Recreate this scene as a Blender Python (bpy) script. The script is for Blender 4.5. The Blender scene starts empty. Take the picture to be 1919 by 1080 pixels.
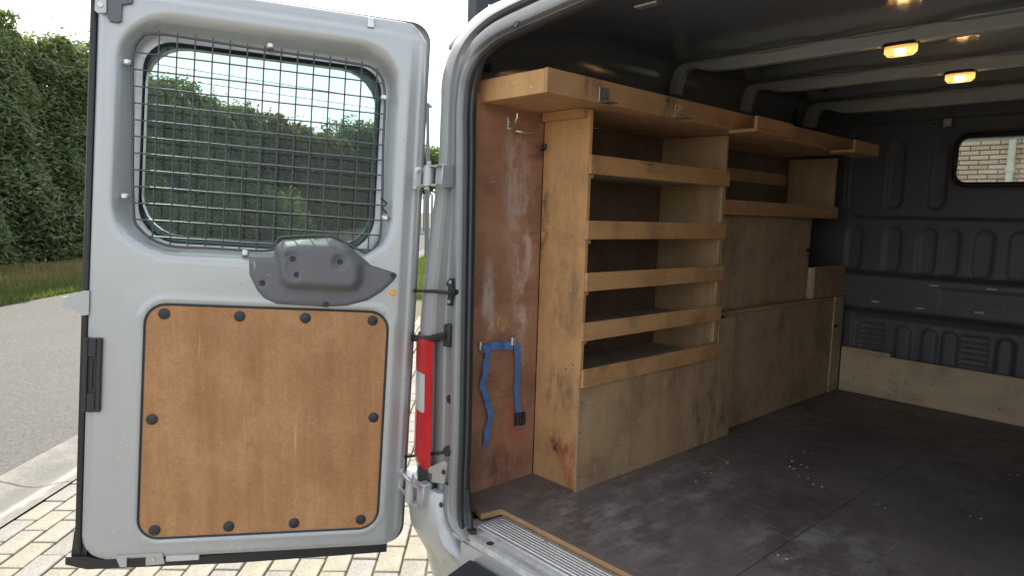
import bpy, bmesh, math, random
import numpy as np
from mathutils import Vector, Matrix
from mathutils.geometry import delaunay_2d_cdt
random.seed(7); rng = np.random.default_rng(7)
scene = bpy.context.scene
C = scene.collection
# ------------------------------------------------------------------ camera, sky, sun, exposure
cam = bpy.data.objects.new('camera', bpy.data.cameras.new('camera')); C.objects.link(cam)
right = Vector((.67614379, .73619345, .0291339)); up = Vector((-.09971949, .0522635, .99364206)); fwd = Vector((-.72999014, .67475013, -.10875047))
cam.matrix_world = Matrix(((right.x, up.x, -fwd.x, 1.41675), (right.y, up.y, -fwd.y, -1.34506), (right.z, up.z, -fwd.z, .90135), (0, 0, 0, 1)))
cam.data.sensor_width = 36; cam.data.lens = 36 * 1269.6 / 1919
cam.data.clip_start = .02; cam.data.clip_end = 3000
scene.camera = cam
SUN_EL = math.radians(46); SUN_AZ = math.atan2(-.985, .14)          # azimuth: angle from +Y towards +X
sdir = Vector((math.sin(SUN_AZ) * math.cos(SUN_EL), math.cos(SUN_AZ) * math.cos(SUN_EL), math.sin(SUN_EL)))
world = bpy.data.worlds.new('World'); scene.world = world; world.use_nodes = True
wn = world.node_tree; wn.nodes.clear()
wo = wn.nodes.new('ShaderNodeOutputWorld'); bg = wn.nodes.new('ShaderNodeBackground')
sky = wn.nodes.new('ShaderNodeTexSky'); sky.sky_type = 'NISHITA'; sky.sun_disc = False
sky.sun_elevation = SUN_EL; sky.sun_rotation = SUN_AZ; sky.air_density = 1.0; sky.dust_density = 2.2; sky.ozone_density = 1.2
wtc = wn.nodes.new('ShaderNodeTexCoord'); wmp = wn.nodes.new('ShaderNodeMapping'); wmp.inputs['Scale'].default_value = (1, 1, 2.6)
wns = wn.nodes.new('ShaderNodeTexNoise'); wns.inputs['Scale'].default_value = 2.3; wns.inputs['Detail'].default_value = 7; wns.inputs['Roughness'].default_value = .55
wrp = wn.nodes.new('ShaderNodeValToRGB'); wrp.color_ramp.elements[0].position = .35; wrp.color_ramp.elements[1].position = .66
wmx = wn.nodes.new('ShaderNodeMix'); wmx.data_type = 'RGBA'; wmx.inputs['B'].default_value = (6.0, 5.85, 5.6, 1)
wl = wn.links.new
wl(wtc.outputs['Generated'], wmp.inputs['Vector']); wl(wmp.outputs['Vector'], wns.inputs['Vector']); wl(wns.outputs['Fac'], wrp.inputs['Fac'])
wl(wrp.outputs['Color'], wmx.inputs['Factor']); wl(sky.outputs['Color'], wmx.inputs['A'])
wl(wmx.outputs['Result'], bg.inputs['Color']); wl(bg.outputs['Background'], wo.inputs['Surface'])
bg.inputs['Strength'].default_value = .15
sun = bpy.data.objects.new('sun', bpy.data.lights.new('sun', 'SUN')); C.objects.link(sun)
sun.data.energy = 3.4; sun.data.angle = math.radians(.6); sun.data.color = (1, .92, .78)
sun.rotation_euler = sdir.to_track_quat('Z', 'Y').to_euler(); sun.location = sdir * 30
scene.view_settings.view_transform = 'Standard'; scene.view_settings.look = 'None'
scene.view_settings.exposure = 1.32; scene.view_settings.gamma = 1; scene.view_settings.use_curve_mapping = False
scene.render.engine = 'CYCLES'
scene.cycles.max_bounces = 10; scene.cycles.diffuse_bounces = 6; scene.cycles.transparent_max_bounces = 16
GZ = -.6                                                             # ground level; the load floor is z = 0

# ------------------------------------------------------------------ node helpers
class Mat:
    def __init__(s, name, **k):
        s.m = bpy.data.materials.new(name); s.m.use_nodes = True; s.t = s.m.node_tree
        s.b = s.t.nodes['Principled BSDF']; s.out = s.t.nodes['Material Output']
        s.set(**k)
    def set(s, **k):
        for a, v in k.items():
            i = s.b.inputs[a.replace('_', ' ')]
            if hasattr(v, 'links'): s.t.links.new(v, i)
            else: i.default_value = (*v, 1) if isinstance(v, tuple) and len(v) == 3 and i.type == 'RGBA' else v
        return s
    def n(s, typ, ins={}, **props):
        nd = s.t.nodes.new('ShaderNode' + typ)
        for a, v in props.items(): setattr(nd, a, v)
        for a, v in ins.items():
            i = nd.inputs[a]
            if hasattr(v, 'links'): s.t.links.new(v, i)
            else: i.default_value = (*v, 1) if isinstance(v, tuple) and len(v) == 3 and i.type == 'RGBA' else v
        return nd
    def pos(s): return s.n('TexCoord').outputs['Object']
    def vec(s, scale, rand=0., src=None):
        v = src or s.pos()
        m = s.n('Mapping', {'Vector': v, 'Scale': scale})
        if rand:
            oi = s.n('ObjectInfo').outputs['Random']
            a = s.n('Math', {0: oi, 1: rand}, operation='MULTIPLY').outputs[0]
            return s.n('VectorMath', {0: m.outputs[0], 1: s.n('CombineXYZ', {'X': a, 'Y': a, 'Z': a}).outputs[0]}, operation='ADD').outputs[0]
        return m.outputs[0]
    def noise(s, vec, scale, detail=4, rough=.55, dist=0.):
        return s.n('TexNoise', {'Vector': vec, 'Scale': scale, 'Detail': detail, 'Roughness': rough, 'Distortion': dist}).outputs['Fac']
    def vor(s, vec, scale, feature='F1', out='Distance'):
        return s.n('TexVoronoi', {'Vector': vec, 'Scale': scale}, feature=feature).outputs[out]
    def ramp(s, fac, a, b, ca=0., cb=1.):
        return s.n('MapRange', {'Value': fac, 'From Min': a, 'From Max': b, 'To Min': ca, 'To Max': cb}).outputs[0]
    def mix(s, fac, a, b, mode='MIX'):
        nd = s.t.nodes.new('ShaderNodeMix'); nd.data_type = 'RGBA'; nd.blend_type = mode
        for i, v in ((nd.inputs[0], fac), (nd.inputs[6], a), (nd.inputs[7], b)):
            if hasattr(v, 'links'): s.t.links.new(v, i)
            else: i.default_value = (*v, 1) if isinstance(v, tuple) and len(v) == 3 else v
        return nd.outputs[2]
    def math(s, op, a, b=0.): return s.n('Math', {0: a, 1: b}, operation=op).outputs[0]
    def blob(s, c, r):                                              # soft ellipsoid mask round a world point
        d = s.n('VectorMath', {0: s.pos(), 1: c}, operation='SUBTRACT').outputs[0]
        d = s.n('VectorMath', {0: d, 1: (1 / r[0], 1 / r[1], 1 / r[2])}, operation='MULTIPLY').outputs[0]
        l = s.n('VectorMath', {0: d}, operation='LENGTH').outputs['Value']
        return s.ramp(l, 1., .45)
    def bump(s, h, strength=.2, dist=.002):
        s.t.links.new(s.n('Bump', {'Height': h, 'Strength': strength, 'Distance': dist}).outputs[0], s.b.inputs['Normal']); return s

def simple(name, col, rough=.5, metal=0., var=.12, nscale=30, bump=0., spec=.5):
    m = Mat(name, Roughness=rough, Metallic=metal, Specular_IOR_Level=spec)
    f = m.noise(m.vec((1, 1, 1), 3.), nscale, 5)
    m.set(Base_Color=m.mix(f, tuple(c * (1 - var) for c in col), tuple(min(1, c * (1 + var)) for c in col)))
    if bump: m.bump(f, bump, .001)
    return m.m

def paint():
    m = Mat('silver_paint', Metallic=.45, Coat_Weight=.5, Coat_Roughness=.07)
    v = m.vec((1, 1, 1)); big = m.noise(v, 2.3, 5); fine = m.noise(v, 45, 6, .7); mid = m.noise(v, 11, 8, .72)
    z = m.n('SeparateXYZ', {0: m.pos()}).outputs['Z']; low = m.ramp(z, .75, -.2, .15, 1.)
    col = m.mix(big, (.375, .388, .391), (.44, .451, .452))
    col = m.mix(m.math('MULTIPLY', m.ramp(mid, .48, .72), m.math('MULTIPLY', low, .55)), col, (.37, .345, .29))
    spots = m.math('MULTIPLY', m.ramp(m.vor(v, 48), .2, .08), m.ramp(m.noise(v, 5), .5, .66)); col = m.mix(m.math('MULTIPLY', m.math('MULTIPLY', spots, low), .8), col, (.68, .67, .62))
    specks = m.math('MULTIPLY', m.ramp(m.vor(v, 21), .05, .025), .8); col = m.mix(specks, col, (.12, .11, .10))
    sc = m.ramp(m.noise(m.vec((16, 16, 150)), 1., 3, .6, .6), .735, .76); col = m.mix(m.math('MULTIPLY', sc, .35), col, (.72, .72, .72))
    m.set(Base_Color=col, Roughness=m.math('ADD', m.math('MULTIPLY', fine, .18), m.ramp(low, 0, 1, .30, .42))); m.bump(m.noise(v, 3.5, 2), .25, .006)
    return m.m

def ply(name, c1, c2, grain, stain=(.05, .04, .03), amt=.5, scuff=0., extra=None, rough=.62):
    g = {'x': (.6, 14, 14), 'y': (14, .6, 14), 'z': (14, 14, .6)}[grain]
    g2 = tuple(k * 9 if k > 1 else k * 3 for k in g)
    m = Mat(name, Roughness=rough, Specular_IOR_Level=.3)
    v = m.vec(g, 5.); v2 = m.vec(g2, 5.); vw = m.vec((1, 1, 1), 5.)
    big = m.noise(v, .55, 4, .5, 1.2); fine = m.noise(v2, 1., 3, .6)
    col = m.mix(m.ramp(big, .3, .7), c1, c2)
    col = m.mix(m.ramp(fine, .42, .66, 0, .2), col, tuple(k * .55 for k in c1))
    patch = m.noise(vw, 5.2, 7, .68); col = m.mix(m.ramp(patch, .47, .72, 0, amt), col, stain)
    dk = m.noise(m.vec(tuple(6 if k > 1 else 2.2 for k in g), 9.), 1.6, 8, .75)
    col = m.mix(m.ramp(dk, .63, .72, 0, amt * 1.1), col, stain)
    for sc_, cc, am, th in (((9, 9, 170), tuple(min(1, k * 1.35) for k in c2), .55, .63), ((150, 150, 7), tuple(min(1, k * 1.3) for k in c2), .45, .64), ((7, 7, 120), stain, .6, .66)):
        k_ = m.ramp(m.noise(m.vec(sc_, 7.), 1., 4, .65, .4), th, th + .05); mk = m.ramp(m.noise(vw, 4.1, 4, .6), .44, .6)
        col = m.mix(m.math('MULTIPLY', m.math('MULTIPLY', k_, mk), am), col, cc)
    specks = m.ramp(m.vor(vw, 26), .07, .03); col = m.mix(m.math('MULTIPLY', specks, .7), col, (.03, .025, .02))
    if scuff:
        sc = m.ramp(m.noise(m.vec((30, 30, 3.2), 2.), 1., 6, .7), .62, .7); sm = m.ramp(m.noise(vw, 3.1, 3), .46, .62)
        col = m.mix(m.math('MULTIPLY', m.math('MULTIPLY', sc, sm), scuff), col, (.50, .44, .38))
    for (cen, rad, cc, a, ns) in (extra or []):
        k = m.math('MULTIPLY', m.blob(cen, rad), m.ramp(m.noise(m.vec((1, 1, .45)), ns, 10, .74), .45, .60))
        col = m.mix(m.math('MULTIPLY', k, a), col, cc)
    m.set(Base_Color=col); m.bump(fine, .25, .0015)
    return m.m

M = {}
M['paint'] = paint()
M['ply_end'] = ply('plywood_end_panel', (.53, .285, .115), (.61, .355, .16), 'z', (.12, .08, .05), .5, .15,
    [((-.09, .27, .13), (.06, .1, .035), (.012, .012, .014), .95, 30), ((-.06, .27, .13), (.10, .1, .07), (.34, .05, .035), .75, 22), ((-.03, .27, .06), (.05, .1, .12), (.32, .06, .04), .6, 25),
     ((-.19, .27, .9), (.03, .1, .18), (.03, .03, .03), .85, 26), ((-.1, .27, .32), (.12, .1, .1), (.09, .07, .055), .6, 20), ((-.08, .27, .62), (.13, .1, .18), (.15, .11, .08), .6, 20)])
M['ply_front'] = ply('plywood_front_panel', (.42, .275, .15), (.51, .35, .205), 'z', (.10, .07, .05), .6, .25,
    [((0, 1.05, .1), (.1, .28, .2), (.07, .055, .04), .55, 20), ((0, .95, .3), (.1, .4, .1), (.16, .11, .07), .5, 16)])
M['ply_slat'] = ply('plywood_slat', (.50, .265, .11), (.58, .33, .15), 'y', (.08, .05, .035), .6)
M['ply_top'] = ply('plywood_top_shelf', (.50, .28, .13), (.58, .35, .175), 'y', (.12, .08, .06), .4, 0,
    [((.09, .18, 1.26), (.05, .06, .07), (.05, .05, .05), .7, 20), ((.09, .57, 1.26), (.05, .07, .07), (.05, .05, .05), .8, 20), ((.09, .9, 1.26), (.05, .06, .07), (.04, .04, .04), .7, 20)])
M['ply_cup'] = ply('plywood_cupboard', (.45, .295, .175), (.53, .365, .225), 'z', (.09, .07, .055), .55, .15)
M['ply_in'] = ply('plywood_inner', (.45, .295, .155), (.53, .365, .205), 'z', (.10, .07, .05), .5)
M['ply_shelf'] = ply('dusty_shelf_board', (.42, .355, .29), (.50, .43, .355), 'y', (.20, .16, .12), .5, .2)
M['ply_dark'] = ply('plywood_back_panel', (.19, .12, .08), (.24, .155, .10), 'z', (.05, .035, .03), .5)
M['ply_red'] = ply('plywood_side_lining', (.30, .145, .085), (.37, .195, .12), 'y', (.07, .04, .03), .65, 0.,
    [((-.2, .2, .75), (.1, .06, .4), (.55, .47, .40), .75, 17), ((-.2, .05, .62), (.1, .035, .16), (.50, .44, .38), .7, 14), ((-.2, .15, 1.0), (.1, .07, .3), (.50, .40, .34), .6, 22),
     ((-.2, .17, .17), (.1, .08, .17), (.45, .05, .04), .7, 16), ((-.2, .1, .55), (.1, .06, .04), (.52, .36, .17), .9, 40), ((-.2, .12, .05), (.1, .16, .1), (.06, .04, .035), .6, 15)])
M['ply_kick'] = ply('plywood_kick_board', (.52, .395, .255), (.60, .47, .32), 'x', (.12, .08, .06), .5)
M['ply_edge'] = ply('plywood_edge', (.42, .25, .12), (.52, .33, .17), 'x', (.12, .07, .04), .5)

def hardboard():
    m = Mat('hardboard', Roughness=.5, Specular_IOR_Level=.35)
    v = m.vec((1, 1, 1)); st = m.noise(m.vec((26, 26, 1.1)), 1, 6, .65); fi = m.noise(v, 230, 4, .8); me_ = m.noise(v, 75, 5, .7); pa = m.noise(v, 6, 8, .68)
    col = m.mix(m.ramp(st, .34, .68), (.32, .15, .056), (.42, .215, .088))
    col = m.mix(m.ramp(pa, .5, .72, 0, .5), col, (.54, .32, .16)); col = m.mix(m.ramp(pa, .47, .3, 0, .6), col, (.25, .115, .045))
    col = m.mix(m.ramp(me_, .5, .72, 0, .5), col, (.25, .115, .045)); col = m.mix(m.ramp(fi, .48, .28, 0, .5), col, (.60, .38, .21)); col = m.mix(m.ramp(fi, .54, .74, 0, .5), col, (.20, .09, .035))
    drip = m.ramp(m.noise(m.vec((70, 70, 1.6)), 1, 3, .6), .66, .72); col = m.mix(m.math('MULTIPLY', drip, m.math('MULTIPLY', m.ramp(m.noise(v, 3, 3), .45, .6), .55)), col, (.60, .40, .23))
    m.set(Base_Color=col); m.bump(me_, .25, .001); return m.m
M['hardboard'] = hardboard()

def floor_mat():
    m = Mat('phenolic_floor', Specular_IOR_Level=.5)
    v = m.vec((1, 1, 1)); a = m.noise(v, 2.2, 8, .65); b = m.noise(v, 14, 7, .7); f = m.noise(v, 260, 2)
    col = m.mix(m.ramp(a, .35, .68), (.085, .069, .062), (.18, .152, .14)); col = m.mix(m.ramp(b, .55, .8, 0, .6), col, (.20, .185, .18))
    col = m.mix(m.ramp(b, .42, .3, 0, .6), col, (.022, .019, .018))
    for sc, th in (((3, 120, 1), .63), ((110, 4, 1), .64), ((40, 46, 1), .70)):
        s_ = m.ramp(m.noise(m.vec(sc), 1., 3, .7), th, th + .05); col = m.mix(m.math('MULTIPLY', s_, .5), col, (.36, .34, .33))
    col = m.mix(m.ramp(m.noise(m.vec((3.2, 2.4, 1)), 3.3, 9, .75), .70, .74, 0, .85), col, (.012, .011, .01)); col = m.mix(m.ramp(f, .6, .75, 0, .25), col, (.17, .16, .15))
    for cen, rad in (((.12, .6, 0), (.35, .55, .2)), ((.05, 1.75, 0), (.25, .4, .2)), ((.2, .15, 0), (.4, .2, .2)), ((.7, .5, 0), (.3, .3, .2))):
        col = m.mix(m.math('MULTIPLY', m.blob(cen, rad), m.ramp(m.noise(m.vec((5, 2.2, 1)), 2.6, 9, .72), .46, .66, 0, .55)), col, (.36, .335, .31))
    seam = m.math('ABSOLUTE', m.math('SUBTRACT', m.n('SeparateXYZ', {0: m.pos()}).outputs['X'], .617)); 
    col = m.mix(m.ramp(seam, .002, .0008, 0, .85), col, (.01, .009, .008))
    m.set(Base_Color=col, Roughness=m.ramp(b, .3, .7, .62, .42)); m.bump(f, .12, .001); return m.m
M['floor'] = floor_mat()
M['black'] = simple('black_plastic', (.022, .022, .024), .5, 0, .25)
M['rubber'] = simple('black_rubber', (.016, .016, .018), .42, 0, .25)
M['seal'] = simple('door_seal_rubber', (.03, .031, .034), .3, 0, .25)
M['grey_plastic'] = None
def gplastic():
    m = Mat('grey_plastic', Roughness=.55)
    v = m.vec((1, 1, 1)); f = m.noise(v, 500, 2); s1 = m.ramp(m.noise(m.vec((14, 14, 130)), 1., 2, .5, 1.), .72, .76); s2 = m.ramp(m.noise(m.vec((90, 90, 16)), 1., 2, .5, 1.), .72, .76)
    z = m.ramp(m.noise(v, 10, 3), .45, .6)
    col = m.mix(f, (.105, .108, .115), (.135, .138, .147)); col = m.mix(m.math('MULTIPLY', m.math('MAXIMUM', s1, s2), m.math('MULTIPLY', z, .8)), col, (.45, .45, .45))
    m.set(Base_Color=col); m.bump(f, .15, .0008); return m.m
M['grey_plastic'] = gplastic()
M['wire'] = simple('guard_wire_grey', (.085, .087, .092), .35, .5)
M['galv'] = simple('galvanised_steel', (.55, .56, .55), .35, .9, .25, 60)
M['chrome'] = simple('bright_steel', (.72, .72, .70), .2, 1., .1)
M['chip'] = simple('brass_screw', (.62, .56, .42), .5, 0., .2)
M['alu'] = simple('aluminium_sill', (.55, .555, .55), .42, .8, .18, 40)
def sillmetal():
    m = Mat('dirty_sill', Metallic=.35, Roughness=.5); v = m.vec((1, 1, 1)); a = m.noise(v, 16, 7, .7)
    col = m.mix(m.ramp(a, .4, .62), (.43, .42, .37), (.56, .58, .60)); col = m.mix(m.ramp(m.noise(v, 40, 5), .6, .7, 0, .7), col, (.36, .31, .22)); m.set(Base_Color=col); return m.m
M['sill'] = sillmetal()
def darkpanel(name, c, rough, spec=.5):
    m = Mat(name, Roughness=rough, Specular_IOR_Level=spec); v = m.vec((1, 1, 1)); a = m.noise(v, 9, 7, .7)
    col = m.mix(a, tuple(k * .8 for k in c), tuple(k * 1.25 for k in c)); sc = m.ramp(m.noise(m.vec((40, 40, 6)), 1., 4, .7), .70, .74)
    col = m.mix(m.math('MULTIPLY', sc, .3), col, (.2, .2, .2)); m.set(Base_Color=col); m.bump(m.noise(v, 180, 2), .12, .001); return m.m
M['bulk'] = darkpanel('bulkhead_grey', (.085, .087, .095), .5)
M['roof'] = darkpanel('headliner_gloss', (.19, .195, .21), .12)
M['jamb'] = simple('shaded_jamb_paint', (.255, .26, .26), .42, .45, .14, 14)  # dull jamb silver, darkened in colour to carry the pillar's shade
M['rib'] = simple('rib_paint', (.50, .505, .49), .45, 0., .12, 18)
M['red'] = Mat('red_lens', Base_Color=(.62, .012, .016), Roughness=.12, Coat_Weight=1., Emission_Color=(.6, .0, .01), Emission_Strength=0.).m
def lens(name, col, tr):
    m = Mat(name, Base_Color=col, Roughness=.08, Transmission_Weight=tr, IOR=1.4); w = m.n('TexWave', {'Vector': m.pos(), 'Scale': 95.}, bands_direction='Z').outputs['Fac']; m.bump(w, .5, .002); return m.m
M['clear'] = lens('clear_lens', (.95, .95, .93), .5); M['red'] = lens('red_lens_ribbed', (.55, .010, .014), .12)
M['orange'] = simple('orange_cap', (.80, .36, .05), .45, 0, .06)
M['blue'] = simple('blue_webbing', (.075, .165, .36), .75, 0, .3, 200, .3)
def glass(name, tint, dust, gl=.045):
    m = Mat(name); t = m.n('BsdfTransparent', {'Color': tint}); g = m.n('BsdfGlossy', {'Roughness': .02, 'Color': (1, 1, 1)}); d = m.n('BsdfDiffuse', {'Color': (.5, .52, .5)})
    lw = m.n('LayerWeight', {'Blend': .12}).outputs['Fresnel']
    dd = m.math('MULTIPLY', m.ramp(m.noise(m.vec((1, 1, 1)), 6, 8, .7), .3, .75, .4, 1.3), dust)
    a = m.n('MixShader', {0: dd, 1: t.outputs[0], 2: d.outputs[0]}); b = m.n('MixShader', {0: m.math('ADD', m.math('MULTIPLY', lw, .16), gl * .22), 1: a.outputs[0], 2: g.outputs[0]})
    m.t.links.new(b.outputs[0], m.out.inputs['Surface']); return m.m
M['tint'] = glass('tinted_glass', (.62, .71, .69), .035); M['glass'] = glass('clear_glass', (.86, .91, .89), .03)
lm = Mat('lamp_lens', Base_Color=(.9, .8, .6), Roughness=.2, Transmission_Weight=.7, Emission_Color=(1, .42, .10), Emission_Strength=.30); M['lamp_lens'] = lm.m
lb = Mat('lamp_bulb', Base_Color=(1, .9, .7), Emission_Color=(1, .68, .30), Emission_Strength=16.); M['bulb'] = lb.m

# ground, vegetation, masonry
def asphalt():
    m = Mat('asphalt', Roughness=.85); v = m.vec((1, 1, 1)); f = m.noise(v, 95, 5, .75); c = m.vor(v, 75, out='Color'); b = m.noise(v, 1.1, 5)
    g = m.n('SeparateColor', {0: c}).outputs[0]
    col = m.mix(m.ramp(g, .1, .95), (.037, .0365, .0355), (.082, .081, .079)); col = m.mix(m.ramp(f, .45, .3, 0, .6), col, (.04, .04, .04)); col = m.mix(m.ramp(b, .4, .7, 0, .3), col, (.08, .077, .072))
    m.set(Base_Color=col); m.bump(g, .5, .006); return m.m
M['asphalt'] = asphalt()
def gutter_mat():
    m = Mat('gutter_concrete', Roughness=.85); v = m.vec((1, 1, 1)); f = m.noise(v, 110, 5, .75); b = m.noise(v, 6, 6, .7)
    along = m.n('VectorMath', {0: v, 1: (-.7574, .653, 0)}, operation='DOT_PRODUCT').outputs['Value']; ac = m.n('VectorMath', {0: v, 1: (-.653, -.7574, 0)}, operation='DOT_PRODUCT').outputs['Value']
    col = m.mix(m.ramp(f, .38, .62), (.095, .095, .091), (.19, .186, .176)); col = m.mix(m.ramp(b, .48, .7, 0, .6), col, (.27, .25, .21))
    w = m.math('ADD', ac, m.ramp(b, 0, 1, -.06, .06)); mid_band = m.ramp(m.math('ABSOLUTE', m.math('SUBTRACT', w, 2.50)), .10, .03)  # darker band along the middle of the gutter
    col = m.mix(m.math('MULTIPLY', mid_band, .6), col, (.09, .088, .082)); pale = m.ramp(m.math('ABSOLUTE', m.math('SUBTRACT', w, 2.40)), .05, .02); col = m.mix(m.math('MULTIPLY', pale, .5), col, (.36, .33, .28))
    jt = m.math('ABSOLUTE', m.math('SUBTRACT', m.math('FRACT', m.math('ADD', along, m.ramp(b, 0, 1, -.02, .02))), .62)); col = m.mix(m.ramp(jt, .012, .005), col, (.04, .038, .033))
    m.set(Base_Color=col); m.bump(f, .5, .004); return m.m
M['gutter'] = gutter_mat()
def paver(name, c):
    m = Mat(name, Roughness=.9); v = m.vec((1, 1, 1)); r = m.n('ObjectInfo').outputs['Random']; f = m.noise(v, 55, 6, .78); g = m.noise(v, 130, 4, .7); b = m.noise(v, 4.3, 6, .65)
    col = m.mix(m.ramp(b, .3, .7), tuple(k * .7 for k in c), tuple(k * 1.2 for k in c)); col = m.mix(m.ramp(r, 0, 1, 0, .55), col, (.27, .265, .245))
    col = m.mix(m.ramp(f, .54, .66, 0, .8), col, (.12, .108, .088)); col = m.mix(m.ramp(g, .55, .7, 0, .6), col, (.10, .09, .075)); col = m.mix(m.ramp(f, .45, .32, 0, .5), col, (.52, .48, .41))
    m.set(Base_Color=col); m.bump(f, .9, .006); return m.m
M['paver_c'] = paver('paver_cream', (.285, .26, .205)); M['paver_g'] = paver('paver_grey', (.24, .232, .21))
M['joint'] = simple('joint_sand', (.11, .10, .065), .95, 0, .5, 40)
def leafmat(name, a, b, spec=.6, rough=.38, tr=.38):
    m = Mat(name, Roughness=rough, Specular_IOR_Level=spec); r = m.n('Attribute', attribute_name='tone').outputs['Fac']; oi = m.n('ObjectInfo').outputs['Random']
    f = m.math('FRACT', m.math('ADD', r, oi)); col = m.mix(f, a, b); m.set(Base_Color=col)
    t = m.n('BsdfTranslucent', {'Color': m.mix(.5, col, (.26, .34, .06))}); x = m.n('MixShader', {0: tr, 1: m.b.outputs[0], 2: t.outputs[0]}); m.t.links.new(x.outputs[0], m.out.inputs['Surface']); return m.m
M['leaf'] = leafmat('laurel_leaf', (.085, .13, .055), (.165, .215, .095)); M['leaf_b'] = leafmat('russet_leaf', (.09, .055, .03), (.15, .10, .055), .3, .6)
M['leaf_t'] = leafmat('tree_leaf', (.05, .10, .02), (.11, .17, .04)); M['blade'] = leafmat('grass_blade', (.06, .10, .025), (.12, .16, .05), .3, .6); M['dry'] = leafmat('dry_grass', (.22, .16, .08), (.32, .24, .13), .2, .8)
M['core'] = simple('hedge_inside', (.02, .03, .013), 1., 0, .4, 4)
M['bark'] = simple('bark', (.10, .075, .05), .9, 0, .3, 30)
def vergemat():
    m = Mat('verge_soil', Roughness=.95); v = m.vec((1, 1, 1)); a = m.noise(v, 2.2, 7, .7); f = m.noise(v, 30, 6, .7)
    col = m.mix(m.ramp(a, .4, .6), (.085, .10, .035), (.17, .125, .07)); col = m.mix(m.ramp(f, .5, .7, 0, .5), col, (.06, .05, .03)); m.set(Base_Color=col); m.bump(f, .6, .02); return m.m
M['verge'] = vergemat()
def brickm():
    m = Mat('house_brick', Roughness=.9); v = m.vec((1, 1, 1)); r = m.n('ObjectInfo').outputs['Random']; at = m.n('Attribute', attribute_name='tone').outputs['Fac']; f = m.noise(v, 60, 5, .7)
    q = m.math('FRACT', m.math('ADD', r, at)); col = m.mix(q, (.50, .32, .23), (.62, .46, .35)); col = m.mix(m.ramp(f, .5, .75, 0, .5), col, (.22, .15, .11)); m.set(Base_Color=col); m.bump(f, .5, .004); return m.m
M['brick'] = brickm(); M['mortar'] = simple('mortar', (.44, .38, .30), .95, 0, .2, 60)
M['pipe'] = simple('downpipe_cream', (.55, .52, .44), .5, 0, .1, 20)
M['fence'] = simple('grey_fence', (.30, .32, .33), .8, 0, .15, 12); M['pole'] = simple('pole_steel', (.20, .24, .23), .6, .3, .15); M['rack'] = simple('rack_black', (.03, .033, .038), .45, .3, .2)

# ------------------------------------------------------------------ mesh helpers
def mesh_obj(name, vs, fs, mat=None, parent=None, smooth=False, mats=None, fm=None):
    me = bpy.data.meshes.new(name); me.from_pydata([tuple(v) for v in vs], [], fs); me.update()
    for k in (mats or ([mat] if mat else [])): me.materials.append(M[k] if isinstance(k, str) else k)
    if fm: me.polygons.foreach_set('material_index', fm)
    if smooth: me.polygons.foreach_set('use_smooth', [True] * len(me.polygons))
    o = bpy.data.objects.new(name, me); C.objects.link(o)
    if parent: put(o, parent)
    return o
def put(o, parent):
    o.parent = parent; o.matrix_parent_inverse = WM.get(parent.name, Matrix()).inverted()
WM = {}
def tag(o, label, cat, group=None, kind=None):
    if label: o['label'] = label
    if cat: o['category'] = cat
    if group: o['group'] = group
    if kind: o['kind'] = kind
    return o
def struct(o): o['kind'] = 'structure'; return o
def thing(name, loc, label, cat, group=None):
    o = bpy.data.objects.new(name, None); C.objects.link(o); o.location = loc; WM[o.name] = Matrix.Translation(loc); o.empty_display_size = .1
    return tag(o, label, cat, group)
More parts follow.
